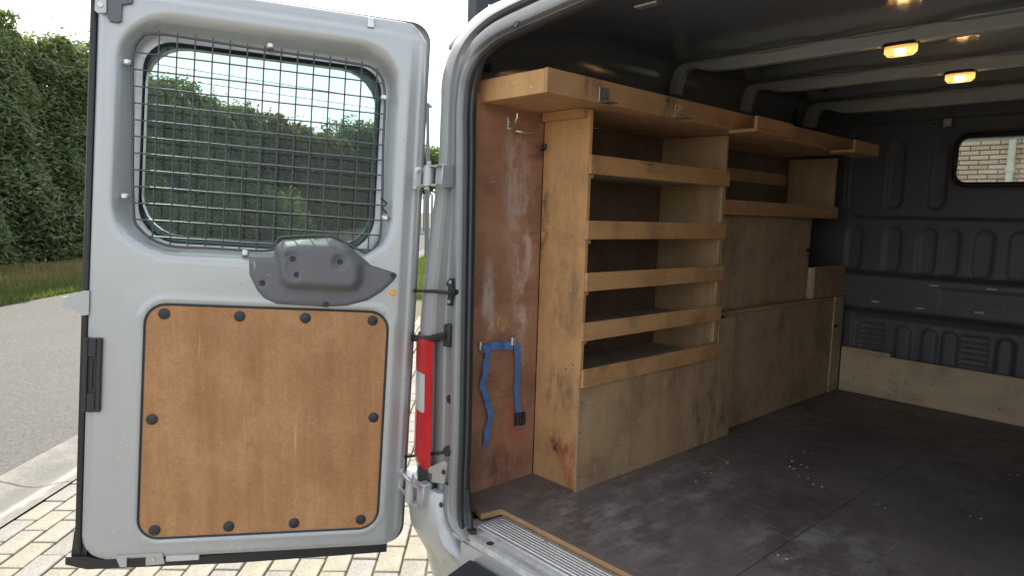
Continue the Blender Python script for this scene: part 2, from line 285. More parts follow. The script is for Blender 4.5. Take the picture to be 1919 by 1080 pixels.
class B:
    def __init__(s, xf=None): s.v = []; s.f = []; s.m = []; s.xf = xf; s.cm = 0
    def add(s, vs, fs):
        k = len(s.v); s.v += [Vector(s.xf(*v)) if s.xf else Vector(v) for v in vs]; s.f += [tuple(i + k for i in f) for f in fs]; s.m += [s.cm] * len(fs); return s
    def box(s, x0, x1, y0, y1, z0, z1, bev=0.):
        if not bev:
            return s.add([(x0, y0, z0), (x1, y0, z0), (x1, y1, z0), (x0, y1, z0), (x0, y0, z1), (x1, y0, z1), (x1, y1, z1), (x0, y1, z1)],
                         [(0, 3, 2, 1), (4, 5, 6, 7), (0, 1, 5, 4), (1, 2, 6, 5), (2, 3, 7, 6), (3, 0, 4, 7)])
        bm = bmesh.new(); bmesh.ops.create_cube(bm, size=1)
        for v in bm.verts: v.co = Vector(((x0 + x1) / 2 + v.co.x * (x1 - x0), (y0 + y1) / 2 + v.co.y * (y1 - y0), (z0 + z1) / 2 + v.co.z * (z1 - z0)))
        bmesh.ops.bevel(bm, geom=bm.edges[:] + bm.verts[:], offset=bev, segments=1 if bev < .004 else 3, affect='EDGES', profile=.5)
        bm.verts.index_update(); s.add([tuple(v.co) for v in bm.verts], [tuple(v.index for v in f.verts) for f in bm.faces]); bm.free(); return s
    def tube(s, pts, r, n=8, closed=False, caps=True):
        pts = [Vector(q) for q in pts]; rs = r if isinstance(r, (list, tuple)) else [r] * len(pts); N = len(pts); vs = []; fs = []; ref = None
        for i, q in enumerate(pts):
            a = pts[(i - 1) % N] if closed or i else q; b = pts[(i + 1) % N] if closed or i < N - 1 else q
            t = (b - a).normalized()
            if ref is None: ref = t.orthogonal().normalized()
            u = (ref - t * ref.dot(t)).normalized(); ref = u; w = t.cross(u)
            for k in range(n): an = 2 * math.pi * k / n; vs.append(q + (u * math.cos(an) + w * math.sin(an)) * rs[i])
        for i in range(N if closed else N - 1):
            for k in range(n): fs.append((i * n + k, i * n + (k + 1) % n, ((i + 1) % N) * n + (k + 1) % n, ((i + 1) % N) * n + k))
        if caps and not closed: fs += [tuple(range(n))[::-1], tuple((N - 1) * n + k for k in range(n))]
        return s.add([tuple(q) for q in vs], fs)
    def prism(s, poly, h0, h1, axis='z', bev=0.):                 # extrude a 2D outline; axis tells which coordinate is extruded
        n = len(poly); mk = {'z': lambda a, b, h: (a, b, h), 'y': lambda a, b, h: (a, h, b), 'x': lambda a, b, h: (h, a, b)}[axis]
        if bev:
            cx = sum(q[0] for q in poly) / n; cy = sum(q[1] for q in poly) / n
            def ins(q): d = math.hypot(q[0] - cx, q[1] - cy); k = max(0, 1 - bev / d); return (cx + (q[0] - cx) * k, cy + (q[1] - cy) * k)
            sg = 1 if h1 > h0 else -1
            rings = [[mk(*q, h0) for q in poly], [mk(*q, h1 - sg * bev) for q in poly], [mk(*ins(q), h1) for q in poly]]
        else: rings = [[mk(*q, h0) for q in poly], [mk(*q, h1) for q in poly]]
        vs = sum(rings, []); fs = [tuple(range(n))[::-1], tuple((len(rings) - 1) * n + k for k in range(n))]
        for j in range(len(rings) - 1): fs += [(j * n + k, j * n + (k + 1) % n, (j + 1) * n + (k + 1) % n, (j + 1) * n + k) for k in range(n)]
        return s.add(vs, fs)
    def disc(s, c, ax, r, h, n=16, dome=0.):
        c = Vector(c); ax = Vector(ax).normalized(); u = ax.orthogonal().normalized(); w = ax.cross(u); vs = []
        for rr, hh in ((r, 0), (r, h * .6), (r * .86, h)):
            for k in range(n): an = 2 * math.pi * k / n; vs.append(tuple(c + (u * math.cos(an) + w * math.sin(an)) * rr + ax * hh))
        vs.append(tuple(c + ax * (h + dome))); fs = []
        for j in range(2): fs += [(j * n + k, j * n + (k + 1) % n, (j + 1) * n + (k + 1) % n, (j + 1) * n + k) for k in range(n)]
        fs += [(2 * n + k, 2 * n + (k + 1) % n, 3 * n) for k in range(n)] + [tuple(range(n))[::-1]]
        return s.add(vs, fs)
    def build(s, name, mat, parent=None, smooth=False, mats=None):
        bm = bmesh.new(); vv = [bm.verts.new(v) for v in s.v]
        bm.faces.ensure_lookup_table()
        for f, mi in zip(s.f, s.m):
            try: q = bm.faces.new([vv[i] for i in f]); q.material_index = mi; q.smooth = smooth
            except ValueError: pass
        bmesh.ops.recalc_face_normals(bm, faces=bm.faces[:])
        me = bpy.data.meshes.new(name); bm.to_mesh(me); bm.free()
        for k in (mats or [mat]): me.materials.append(M[k])
        if smooth:
            try: me.set_sharp_from_angle(angle=math.radians(38))
            except Exception: pass
        o = bpy.data.objects.new(name, me); C.objects.link(o)
        if parent: put(o, parent)
        return o
def rrect(x0, x1, y0, y1, r, n=6):
    rs = r if isinstance(r, (list, tuple)) else [r] * 4; out = []   # order: BL, BR, TR, TL
    for (cx, cy, a0), rr in zip(((x0, y0, 180), (x1, y0, 270), (x1, y1, 0), (x0, y1, 90)), rs):
        ox = cx + (rr if cx == x0 else -rr); oy = cy + (rr if cy == y0 else -rr)
        for k in range(n + 1): an = math.radians(a0 + 90 * k / n); out.append((ox + rr * math.cos(an), oy + rr * math.sin(an)))
    return out
def resample(poly, step, closed=True):
    out = []; n = len(poly)
    for i in range(n if closed else n - 1):
        a = np.array(poly[i]); b = np.array(poly[(i + 1) % n]); L = np.linalg.norm(b - a); k = max(1, int(math.ceil(L / step)))
        for j in range(k): out.append(tuple(a + (b - a) * j / k))
    if not closed: out.append(tuple(poly[-1]))
    return out
def sdpoly(P, poly):                                                # signed distance, negative inside, vectorised
    P = np.asarray(P, float); d = np.full(len(P), 1e9); inside = np.zeros(len(P), bool); n = len(poly)
    for i in range(n):
        a = np.array(poly[i]); b = np.array(poly[(i + 1) % n]); e = b - a; w = P - a; L = e @ e
        if L < 1e-14: continue
        t = np.clip((w @ e) / L, 0, 1); d = np.minimum(d, np.hypot(*(w - t[:, None] * e).T))
        c = ((a[1] <= P[:, 1]) != (b[1] <= P[:, 1])); 
        with np.errstate(divide='ignore', invalid='ignore'): xi = a[0] + (P[:, 1] - a[1]) * e[0] / e[1]
        inside ^= c & (P[:, 0] < xi)
    return np.where(inside, -d, d)
def sstep(x, a, b): t = np.clip((x - a) / (b - a), 0, 1); return t * t * (3 - 2 * t)
def catmull(pts, k):
    out = []; n = len(pts)
    for i in range(n - 1):
        p0 = np.array(pts[max(i - 1, 0)]); p1 = np.array(pts[i]); p2 = np.array(pts[i + 1]); p3 = np.array(pts[min(i + 2, n - 1)])
        for j in range(k): t = j / k; out.append(tuple(.5 * (2 * p1 + (p2 - p0) * t + (2 * p0 - 5 * p1 + 4 * p2 - p3) * t * t + (3 * p1 - p0 - 3 * p2 + p3) * t ** 3)))
    out.append(tuple(pts[-1])); return out
def sheet(name, outer, holes, hfun, xf, mat, parent, step=.02, rings=(), skirt=0.):
    """constrained triangulation of an outline with holes, lifted by a height function"""
    pts = []; edges = []
    def loop(pl):
        k = len(pts); pts.extend(pl); edges.extend([(k + i, k + (i + 1) % len(pl)) for i in range(len(pl))])
    o2 = resample(outer, step); loop(o2)
    hs = [resample(h, step) for h in holes]
    for h in hs: loop(h)
    for r in rings: loop(resample(r, step))
    nb = len(pts)
    xs = [q[0] for q in outer]; ys = [q[1] for q in outer]
    gx, gy = np.meshgrid(np.arange(min(xs) + step / 2, max(xs), step), np.arange(min(ys) + step / 2, max(ys), step)); G = np.stack([gx.ravel(), gy.ravel()], 1)
    keep = sdpoly(G, outer) < -step * .45
    for h in list(holes): keep &= sdpoly(G, h) > step * .45
    for r in rings: keep &= np.abs(sdpoly(G, r)) > step * .4
    pts.extend([tuple(q) for q in G[keep]])
    vo, eo, fo, *_ = delaunay_2d_cdt([Vector(q) for q in pts], edges, [], 0, 1e-6)
    P = np.array([tuple(v) for v in vo]); F = np.array(fo); cen = P[F].mean(1); ok = sdpoly(cen, outer) < 0
    for h in holes: ok &= sdpoly(cen, h) > 0
    H_ = hfun(P); V = [xf(P[i, 0], P[i, 1], H_[i]) for i in range(len(P))]; F = [tuple(int(q) for q in f) for f in F[ok]]
    nf = len(F)
    if skirt:
        for lp in [o2] + hs:
            L = np.array(lp); hh = hfun(L); k = len(V); n = len(L)
            V += [xf(L[i, 0], L[i, 1], hh[i]) for i in range(n)] + [xf(L[i, 0], L[i, 1], hh[i] - skirt) for i in range(n)]
            F += [(k + i, k + (i + 1) % n, k + n + (i + 1) % n, k + n + i) for i in range(n)]
    o = mesh_obj(name, V, F, mat, parent)
    sm = [True] * nf + [False] * (len(F) - nf); o.data.polygons.foreach_set('use_smooth', sm)
    bm = bmesh.new(); bm.from_mesh(o.data); bmesh.ops.recalc_face_normals(bm, faces=bm.faces[:]); bm.to_mesh(o.data); bm.free()
    return o

# ------------------------------------------------------------------ setting: ground, road, gutter, paving
e_ = Vector((-.7574, .653, 0)); m_ = Vector((-.653, -.7574, 0))       # along the street, away from the van across the street
def street(a, b, z): return m_ * a + e_ * b + Vector((0, 0, z))
def strip(name, a0, a1, b0, b1, z, mat, na=1, nb=1, hf=None):
    vs = []; fs = []
    for j in range(nb + 1):
        for i in range(na + 1):
            a = a0 + (a1 - a0) * i / na; b = b0 + (b1 - b0) * j / nb; q = street(a, b, z + (hf(a, b) if hf else 0)); vs.append(q)
    for j in range(nb):
        for i in range(na): k = j * (na + 1) + i; fs.append((k, k + 1, k + na + 2, k + na + 1))
    return mesh_obj(name, vs, fs, mat, None, True)
ground = struct(strip('ground', -600, 600, -600, 600, GZ - .035, 'verge'))
road = struct(strip('road', 2.72, 6.93, -60, 120, GZ, 'asphalt'))
gut = struct(strip('gutter', 2.301, 2.718, -60, 120, GZ, 'gutter', 14, 1, lambda a, b: -.035 * math.sin(math.pi * (a - 2.301) / .417) ** 2 + .004))
for bj in (-.1, .9, 1.9, 2.9):
    jo = B(); q = [street(2.33, bj, GZ - .004), street(2.70, bj, GZ - .004), street(2.70, bj + .006, GZ - .004), street(2.33, bj + .006, GZ - .004)]
verge = struct(strip('verge', 6.93, 14, -40, 120, GZ - .01, 'verge', 24, 200, lambda a, b: .14 * sstep(np.array(a), 6.95, 8.4) + .03 * math.sin(b * 2.1 + a) * sstep(np.array(a), 7.1, 8)))
drive = struct(strip('driveway', -14, 2.305, -14, 9.5, GZ - .014, 'joint'))
# paving bricks: courses parallel to the gutter
BL, BW, BJ = .206, .102, .008
def paver_mesh(name):
    b = B(); b.box(-BL / 2, BL / 2, -BW / 2, BW / 2, -.05, 0, .006); o = b.build(name, 'paver_c'); me = o.data; bpy.data.objects.remove(o); return me
pv = [paver_mesh('brick'), paver_mesh('brick')]; pv[1].materials[0] = M['paver_g']
cells = []
for i in range(-40, 110):
    a = 2.305 - (i + 40 + .5) * (BW + BJ)
    for j in range(-65, 45):
        bb = (j + .5 * (i % 2)) * (BL + BJ); q = street(a, bb, GZ)
        if -6.5 < q.x < 8 and -9.5 < q.y < 6.5: cells.append((a, bb, q))
def seen(q):                                                        # the wedge of paving left of and under the open door
    return (-3.6 < q.x < -.62) and q.y < .9 and (q.y > -1.25 + .25 * (-q.x - 2)) 
cells.sort(key=lambda c: (not seen(c[2]), (c[2] - Vector((-1.6, -.8, GZ))).length))
ang = math.atan2(e_.y, e_.x)
for k, (a, bb, q) in enumerate(cells[:300]):
    o = bpy.data.objects.new('brick', pv[1 if rng.random() < .3 else 0]); C.objects.link(o)
    o.location = (q.x, q.y, GZ - .002 + rng.normal() * .0016); o.rotation_euler = (rng.normal() * .008, rng.normal() * .008, ang + rng.normal() * .008); o.parent = drive
bb_ = B()
for a, bb, q in cells[300:]:
    c = street(a, bb, GZ + rng.normal() * .0015); u = e_ * (BL / 2); w = m_ * (BW / 2); vs = []
    for dz in (-.04, -.004, 0):
        k = 1 if dz else .95
        vs += [tuple(c + u * sx * k + w * sy * k + Vector((0, 0, dz))) for sx, sy in ((-1, -1), (1, -1), (1, 1), (-1, 1))]
    bb_.cm = 1 if rng.random() < .3 else 0
    bb_.add(vs, [(0, 1, 5, 4), (1, 2, 6, 5), (2, 3, 7, 6), (3, 0, 4, 7), (4, 5, 9, 8), (5, 6, 10, 9), (6, 7, 11, 10), (7, 4, 8, 11), (8, 9, 10, 11)])
rest = bb_.build('brick_field', 'paver_c', drive, mats=['paver_c', 'paver_g']); rest['kind'] = 'stuff'
struct(strip('lawn', -14, 2.29, 9.5, 60, GZ - .008, 'verge'))

# ------------------------------------------------------------------ vegetation
def leaf_cloud(name, pos, nrm, size, mat, parent, droop=.5, ratio=.34):
    """many folded leaves as one mesh: pos (n,3), nrm preferred facing (n,3)"""
    n = len(pos); sz = size if np.ndim(size) else np.full(n, size)
    ax = rng.normal(size=(n, 3)); ax[:, 2] = ax[:, 2] * .6 - droop * .3; ax += nrm * .55; ax /= np.linalg.norm(ax, axis=1)[:, None]
    nn = nrm + rng.normal(size=(n, 3)) * .55 + np.array([0, 0, .45]); sd = np.cross(ax, nn); sd /= np.linalg.norm(sd, axis=1)[:, None] + 1e-9; nn = np.cross(sd, ax)
    L = sz[:, None] * rng.uniform(.7, 1.25, (n, 1)); W = L * ratio * .5
    base = pos - ax * L * .5; tip = pos + ax * L * .5 - nn * L * .1; mid = pos + ax * L * .02
    V = np.stack([base, mid - sd * W + nn * W * .35, tip, mid + sd * W + nn * W * .35], 1).reshape(-1, 3)
    k = np.arange(n) * 4; F = np.concatenate([np.stack([k, k + 1, k + 2], 1), np.stack([k, k + 2, k + 3], 1)])
    me = bpy.data.meshes.new(name); me.vertices.add(len(V)); me.vertices.foreach_set('co', V.ravel().astype(np.float32))
    me.loops.add(F.size); me.loops.foreach_set('vertex_index', F.ravel().astype(np.int32)); me.polygons.add(len(F)); me.polygons.foreach_set('loop_start', np.arange(0, F.size, 3, dtype=np.int32))
    me.update(calc_edges=True); at = me.attributes.new('tone', 'FLOAT', 'POINT'); at.data.foreach_set('value', np.repeat(rng.random(n), 4).astype(np.float32))
    me.materials.append(M[mat]); o = bpy.data.objects.new(name, me); C.objects.link(o)
    if parent: put(o, parent)
    return o
_lw = [(rng.uniform(.8, 9), rng.uniform(0, 6.28), rng.uniform(0, 6.28)) for _ in range(26)]
def lump(b, z, sc=1.): return sum(.20 / (1 + k) ** .8 * np.sin(k * sc * (math.cos(t) * b + math.sin(t) * z) + ph) for k, t, ph in _lw) * .42
def hedge(name, label, b0, b1, a0, h0, h1, n, size, mat, parts=0, lowest=.35, thick=1.8):
    root = thing(name, street(a0 + .8, (b0 + b1) / 2, GZ), label, 'hedge')
    H = lambda b: h0 + (h1 - h0) * (b - b0) / (b1 - b0) + .16 * np.sin(b * 1.3) + .12 * np.sin(b * 3.7 + 1) + .07 * np.sin(b * 8.3)
    # core
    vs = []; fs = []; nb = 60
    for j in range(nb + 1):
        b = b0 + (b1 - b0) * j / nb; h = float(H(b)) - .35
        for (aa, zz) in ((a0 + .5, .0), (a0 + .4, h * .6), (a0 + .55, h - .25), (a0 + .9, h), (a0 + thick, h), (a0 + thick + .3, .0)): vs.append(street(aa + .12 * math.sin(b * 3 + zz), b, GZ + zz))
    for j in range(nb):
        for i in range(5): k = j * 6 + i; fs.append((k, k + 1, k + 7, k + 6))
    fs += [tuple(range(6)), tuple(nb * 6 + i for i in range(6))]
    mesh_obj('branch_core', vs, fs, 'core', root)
    nf = int(n * .8); b = rng.uniform(b0, b1, nf); t = rng.random(nf) ** .9; h = H(b); z = lowest + (h - lowest) * t + .12 * np.sin(b * 5) * (t < .1)
    a = a0 + lump(b, z) + rng.exponential(.13, nf) + .55 * sstep(t, .8, 1.) ** 2 + .25 * sstep(t, .15, 0.)
    nt = n - nf; b2 = rng.uniform(b0, b1, nt); a2 = a0 + .3 + rng.random(nt) ** 1.3 * thick; z2 = H(b2) - .05 - rng.exponential(.12, nt) + .25 * np.maximum(0, lump(b2 * 2.3, a2)) 
    sp = rng.random(nt) < .22; z2 = z2 + sp * rng.random(nt) * .45 * (np.sin(b2 * 6.1) > .3)
    bb = np.concatenate([b, b2]); aa = np.concatenate([a, a2]); zz = np.concatenate([z, z2])
    E_ = np.array(e_); Mm = np.array(m_)
    pos = aa[:, None] * Mm + bb[:, None] * E_ + np.stack([0 * zz, 0 * zz, GZ + zz], 1)
    nr = np.concatenate([np.repeat(-Mm[None], nf, 0) + np.array([0, 0, .25]), np.repeat(np.array([[0, 0, 1.]]), nt, 0) - Mm * .3])
    if parts:
        d = np.linalg.norm(pos - np.array([-13.6, .9, 1.2]), axis=1) + 3 * (aa > a0 + .15); idx = np.argsort(d)[:parts]; rest_ = np.ones(len(pos), bool); rest_[idx] = False
        src = None
        lv = B(); lv.add([(-.5, 0, 0), (-.1, -.17, .06), (.5, 0, -.1), (-.1, .17, .06)], [(0, 1, 2), (0, 2, 3)]); src = lv.build('leaf', mat); me = src.data; bpy.data.objects.remove(src)
        me.attributes.new('tone', 'FLOAT', 'POINT')
        for i in idx:
            o = bpy.data.objects.new('leaf', me); C.objects.link(o); ax = Vector(rng.normal(size=3) * (1, 1, .6) + nr[i] * .5).normalized(); nn = Vector(nr[i] + rng.normal(size=3) * .5)
            sd = nn.cross(ax).normalized(); nn = ax.cross(sd); s_ = size * rng.uniform(.8, 1.25); p = pos[i]
            o.parent = root; o.matrix_parent_inverse = WM[root.name].inverted()
            o.matrix_basis = Matrix(((ax.x * s_, sd.x * s_, nn.x * s_, p[0]), (ax.y * s_, sd.y * s_, nn.y * s_, p[1]), (ax.z * s_, sd.z * s_, nn.z * s_, p[2]), (0, 0, 0, 1)))
        pos = pos[rest_]; nr = nr[rest_]
    lo = leaf_cloud('foliage', pos, nr, size, mat, root); lo['kind'] = 'stuff'
    # stems showing under the skirt
    for k in range(int((b1 - b0) * .9)):
        b = b0 + (k + rng.random()) / ((b1 - b0) * .9) * (b1 - b0) if b1 - b0 < 30 else None
        if b is None: break
        q = street(a0 + .35 + rng.random() * .3, b, GZ); t_ = B(); t_.tube([q, q + Vector((rng.normal() * .05, rng.normal() * .05, .5)), q + Vector((rng.normal() * .1, rng.normal() * .1, 1.2))], [.035, .028, .02], 6); t_.build('stem', 'bark', root, True)
    return root
hedge('laurel_hedge', 'tall clipped green laurel hedge along the far side of the road', 6.0, 26, 9.25, 5.05, 5.15, 80000, .165, 'leaf', 300, .16)
hedge('russet_hedge', 'brownish hedge farther along the road, seen through the door window', 26.05, 62, 9.5, 5.4, 6.3, 26000, .34, 'leaf_b', 0, .3, 2.2)
def bush(name, label, cat, c, r, n, size, mat, trunk=0., group=None):
    root = thing(name, (c[0], c[1], GZ), label, cat, group)
    d = rng.normal(size=(n, 3)); d /= np.linalg.norm(d, axis=1)[:, None]; lb = 1 + .22 * np.sin(d[:, 0] * 5 + d[:, 2] * 4) + .14 * np.sin(d[:, 1] * 9 + 2)
    rad = (rng.random(n) ** .35) * lb; pos = np.array([c[0], c[1], GZ + trunk + r[1] * .95]) + d * rad[:, None] * np.array([r[0], r[0], r[1]])
    f = leaf_cloud('crown' if trunk else 'foliage', pos, d, size, mat, root); f['kind'] = 'stuff'
    t_ = B(); t_.tube([(c[0], c[1], GZ), (c[0] + .05, c[1], GZ + trunk * .6 + .2), (c[0], c[1] + .05, GZ + trunk + r[1])], [.06 + trunk * .05, .05 + trunk * .03, .03], 8); t_.build('trunk' if trunk else 'stem', 'bark', root, True)
    for k in range(5):
        an = k * 1.26; q = Vector((c[0], c[1], GZ + trunk * .8 + .15)); t2 = B(); t2.tube([q, q + Vector((math.cos(an) * r[0] * .3, math.sin(an) * r[0] * .3, r[1] * .6)), q + Vector((math.cos(an) * r[0] * .6, math.sin(an) * r[0] * .6, r[1] * 1.1))], [.03 + trunk * .02, .02, .01], 6); t2.build('branch', 'bark', root, True)
    return root
bush('verge_shrub', 'rounded dark green shrub on the verge below the hedge, seen through the mesh', 'shrub', (-24.5, 9.6), (1.5, 1.2), 5000, .2, 'leaf')
bush('garden_tree', 'small leafy tree behind the steel pole, between door and van pillar', 'tree', (-48.7, 34.2), (2.6, 2.2), 9000, .34, 'leaf_t', 3.2)
bush('front_tree', 'light green treetop above the far end of the brownish hedge', 'tree', (-43.5, 24.5), (2.6, 1.8), 7000, .34, 'leaf_t', 4.6)
# grass: blades of verge and lawn
def grass(name, label, n, fa, fb, h, mat, w=.012, zf=None):
    a = fa(rng.random(n)); b = fb(rng.random(n)); E_ = np.array(e_); Mm = np.array(m_); z = np.array([zf(x, y) for x, y in zip(a, b)]) if zf else np.zeros(n)
    base = a[:, None] * Mm + b[:, None] * E_ + np.stack([0 * a, 0 * a, GZ - .01 + z], 1)
    hh = h * rng.uniform(.4, 1.3, n); an = rng.random(n) * 6.283; sd = np.stack([np.cos(an), np.sin(an), 0 * an], 1) * w; ln = rng.normal(size=(n, 3)) * .35 * hh[:, None]; ln[:, 2] = hh
    V = np.stack([base - sd, base + sd, base + ln], 1).reshape(-1, 3); k = np.arange(n) * 3; F = np.stack([k, k + 1, k + 2], 1)
    me = bpy.data.meshes.new(name); me.from_pydata(V.tolist(), [], F.tolist()); at = me.attributes.new('tone', 'FLOAT', 'POINT'); at.data.foreach_set('value', np.repeat(rng.random(n), 3).astype(np.float32)); me.materials.append(M[mat])
    o = bpy.data.objects.new(name, me); C.objects.link(o); return tag(o, label, 'grass', None, 'stuff')
vz = lambda a, b: .14 * float(sstep(np.array(a), 6.95, 8.4)) + .03 * math.sin(b * 2.1 + a) * float(sstep(np.array(a), 7.1, 8))
grass('verge_grass', 'short green grass strip along the far road edge', 26000, lambda r: 6.95 + r ** 1.3 * 1.0, lambda r: 6 + r * 24, .10, 'blade', .010, vz)
grass('dry_grass', 'dry brown grass at the foot of the hedge', 34000, lambda r: 7.5 + r * 2.0, lambda r: 6 + r * 24, .12, 'dry', .009, vz)
grass('weedy_grass', 'sparse green weeds among the dry verge grass', 3500, lambda r: 7.2 + r * 2.2, lambda r: 6 + r * 24, .15, 'blade', .011, vz)
grass('lawn_grass', 'green lawn beyond the paving, glimpsed between door and van', 30000, lambda r: -1 + r * 3.25, lambda r: 9.6 + r * 12, .14, 'blade', .014)
# pole, cables, fence
pb = B(); px, py = -16.23, 11.23
pb.tube([(px, py, GZ), (px, py, 2.5), (px - .03, py - .02, 4.25)], [.075, .06, .05], 10); po = pb.build('street_pole', 'pole', None, True); tag(po, 'thin grey-green steel pole seen between the door and the van pillar', 'pole')
hb = B(); hb.tube([(px - .03, py - .02, 4.2), (px + .04, py + .08, 4.12)], [.06, .04], 8); hb.build('lamp_head', 'pole', po)
for k, (z, x, lab) in enumerate(((6.42, -27.6, 'upper thin overhead cable above the hedge, seen through the door window'), (5.93, -27.4, 'lower thin overhead cable above the hedge, seen through the door window'))):
    c = B(); c.tube([(x, y, z - .22 * math.sin(math.pi * (y + 20) / 70)) for y in np.linspace(-20, 50, 30)], .014, 5); tag(c.build('overhead_cable', 'rack', None), lab, 'cable')
fr = thing('garden_fence', (-41, 28.6, GZ), 'grey board fence in front of the small tree beyond the pole', 'fence')
for k in range(16):
    u = -1.6 + k * .2; b = B(); c = Vector((-41 + .70 * u * 1.5, 28.6 + .70 * u * 1.5, 0)); b.box(c.x - .06, c.x + .06, c.y - .06, c.y + .06, GZ, 2.15 + .02 * (k % 3)); b.build('board', 'fence', fr)

# ------------------------------------------------------------------ house in front of the van (seen through the bulkhead window)
HY = 9.3
house = thing('house', (-2, HY, GZ), 'house wall of pale red bricks, seen through the bulkhead window', 'house')
wb = B(); wb.box(-9, 5, HY + .012, HY + .3, GZ, 4.6); wb.build('wall', 'mortar', house)
rb = B(); rb.prism([(HY - .35, 4.6), (HY + 4, 8.2), (HY + 8.5, 4.6)], -9.3, 5.3, 'x'); rb.build('roof', 'leaf_b' if False else 'bark', house)
b_ = B(); b_.box(-.105, .105, -.04, .012, -.025, .025, .003); bo = b_.build('brick', 'brick'); bme = bo.data; bpy.data.objects.remove(bo); bme.attributes.new('tone', 'FLOAT', 'POINT')
bk = []
for i in range(int((4.5 - GZ) / .0625)):
    for j in range(-40, 23):
        x = j * .22 + .11 * (i % 2); z = GZ + .04 + i * .0625
        if -8.9 < x < 4.9: bk.append((x, z))
bk.sort(key=lambda q: max(abs(q[0] + 1.0) / 1.4, abs(q[1] - 1.82) / .75))
for x, z in bk[:300]:
    o = bpy.data.objects.new('brick', bme); C.objects.link(o); o.parent = house; o.matrix_parent_inverse = WM[house.name].inverted(); o.location = (x, HY + rng.normal() * .002, z)
vs = []; fs = []; tn = []
for x, z in bk[300:]:
    k = len(vs); vs += [(x + sx * w, HY - .04 + dy, z + sz * h) for dy, w, h in ((.05, .105, .025), (.002, .105, .025), (0, .102, .022)) for sx, sz in ((-1, -1), (1, -1), (1, 1), (-1, 1))]
    fs += [(k + a, k + (a + 1) % 4, k + 4 + (a + 1) % 4, k + 4 + a) for a in range(4)] + [(k + 4 + a, k + 4 + (a + 1) % 4, k + 8 + (a + 1) % 4, k + 8 + a) for a in range(4)] + [(k + 8, k + 9, k + 10, k + 11)]; tn += [rng.random()] * 12
bf = mesh_obj('brick_field', vs, fs, 'brick', house); bf['kind'] = 'stuff'; at = bf.data.attributes.new('tone', 'FLOAT', 'POINT'); at.data.foreach_set('value', tn)
dp = B(); dp.tube([(-.74, HY - .1, GZ), (-.74, HY - .1, 4.5)], .042, 14); dpo = dp.build('downpipe', 'pipe', house, True)
for z in (1.62, 3.4, .2): c = B(); c.tube([(-.74, HY - .1, z), (-.74, HY - .1, z + .05)], .054, 14); c.build('pipe_collar', 'pipe', dpo, True)
# ------------------------------------------------------------------ the van
van = thing('van', (.68, 1.2, GZ), 'silver panel van with its left rear door swung open', 'van')
def S(x, y, z): return (x - .0176 * z, y + .0623 * z, z)
half = catmull([(.02, -.048), (-.03, -.042), (-.062, .0), (-.073, .10), (-.078, .25), (-.096, .52), (-.115, .8), (-.134, 1.06), (-.147, 1.2), (-.14, 1.28), (-.108, 1.338), (-.05, 1.367), (.015, 1.380), (.08, 1.388), (.19, 1.401), (.30, 1.413), (.45, 1.420), (.685, 1.424)], 5)
path = half + [(1.37 - x, z) for x, z in half[-2::-1]]
PT = np.array(path); TG = np.gradient(PT, axis=0); TG /= np.linalg.norm(TG, axis=1)[:, None]; NR = np.stack([-TG[:, 1], TG[:, 0]], 1)
low = NR[:, 1] < -.15
NR[low] = np.stack([np.sign(PT[low, 0] - .685), 0 * PT[low, 0]], 1) * .6 + NR[low] * .4
zz = PT[:, 1]; topw = sstep(zz, .5, 1.2); hdr = np.abs(NR[:, 1]) * (zz > 1.2)
WT = .118 - .075 * topw; AW = .15 - .03 * topw - .085 * sstep(hdr, .1, .8); BWd = .11 - .06 * sstep(hdr, .1, .8)
DG = np.abs(2 * NR[:, 0] * NR[:, 1]) * sstep(zz, 1.16, 1.28); AW = AW + .035 * DG; WT = WT + .014 * DG
i0 = 6
def sweep(name, prof, mat, parent=van, a=0, b=None, smooth=True, closed=False):
    b = b or len(path); vs = []; n = None; fs = []
    for i in range(a, b):
        pr = prof(i); n = len(pr)
        for w, y in pr: vs.append(S(PT[i, 0] + NR[i, 0] * w, y, PT[i, 1] + NR[i, 1] * w))
    for i in range(b - a - 1):
        for k in range(n - (0 if closed else 1)): fs.append((i * n + k, i * n + (k + 1) % n, (i + 1) * n + (k + 1) % n, (i + 1) * n + k))
    bl = B(); bl.add(vs, fs); return bl.build(name, mat, parent, smooth)
fp = [(.012, 0, -.130), (.012, 0, -.150), (.014, 0, -.163), (.020, 0, -.172), (.020, .11, -.173), (.020, .17, -.169), (.020, .21, -.158), (.020, .27, -.155), (.020, .50, -.156), (.020, .54, -.161), (.020, .62, -.161), (.020, .66, -.156), (.020, .93, -.157), (.020, 1., -.166)]
HB = sstep(hdr, .35, .9); W1 = (.030 + WT) * (1 - HB) + .080 * HB
fph = [(.012, -.130), (.012, -.142), (.014, -.147), (.018, -.150), (.020, -.158), (.023, -.165), (.030, -.168), (.045, -.168), (.055, -.166), (.060, -.160), (.062, -.148), (.072, -.148), (.076, -.158), (.080, -.166)]
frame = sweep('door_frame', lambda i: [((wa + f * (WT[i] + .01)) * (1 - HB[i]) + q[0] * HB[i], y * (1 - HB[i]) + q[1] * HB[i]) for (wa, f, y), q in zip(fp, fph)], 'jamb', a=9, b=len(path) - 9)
def corner(i, off=0., t0=0, t1=90, n=11): return [(W1[i] + (AW[i] + off) * math.sin(math.radians(t0 + (t1 - t0) * k / (n - 1))), -.166 + BWd[i] - (BWd[i] + off) * math.cos(math.radians(t0 + (t1 - t0) * k / (n - 1)))) for k in range(n)]
sweep('rear_corner_skin', lambda i: corner(i), 'paint')
sealp = [(.034, -.110), (.010, -.112), (.002, -.118), (-.002, -.128), (.0, -.137), (.003, -.140), (.001, -.146), (.001, -.152), (.004, -.157), (.008, -.158), (.011, -.154), (.013, -.145)]
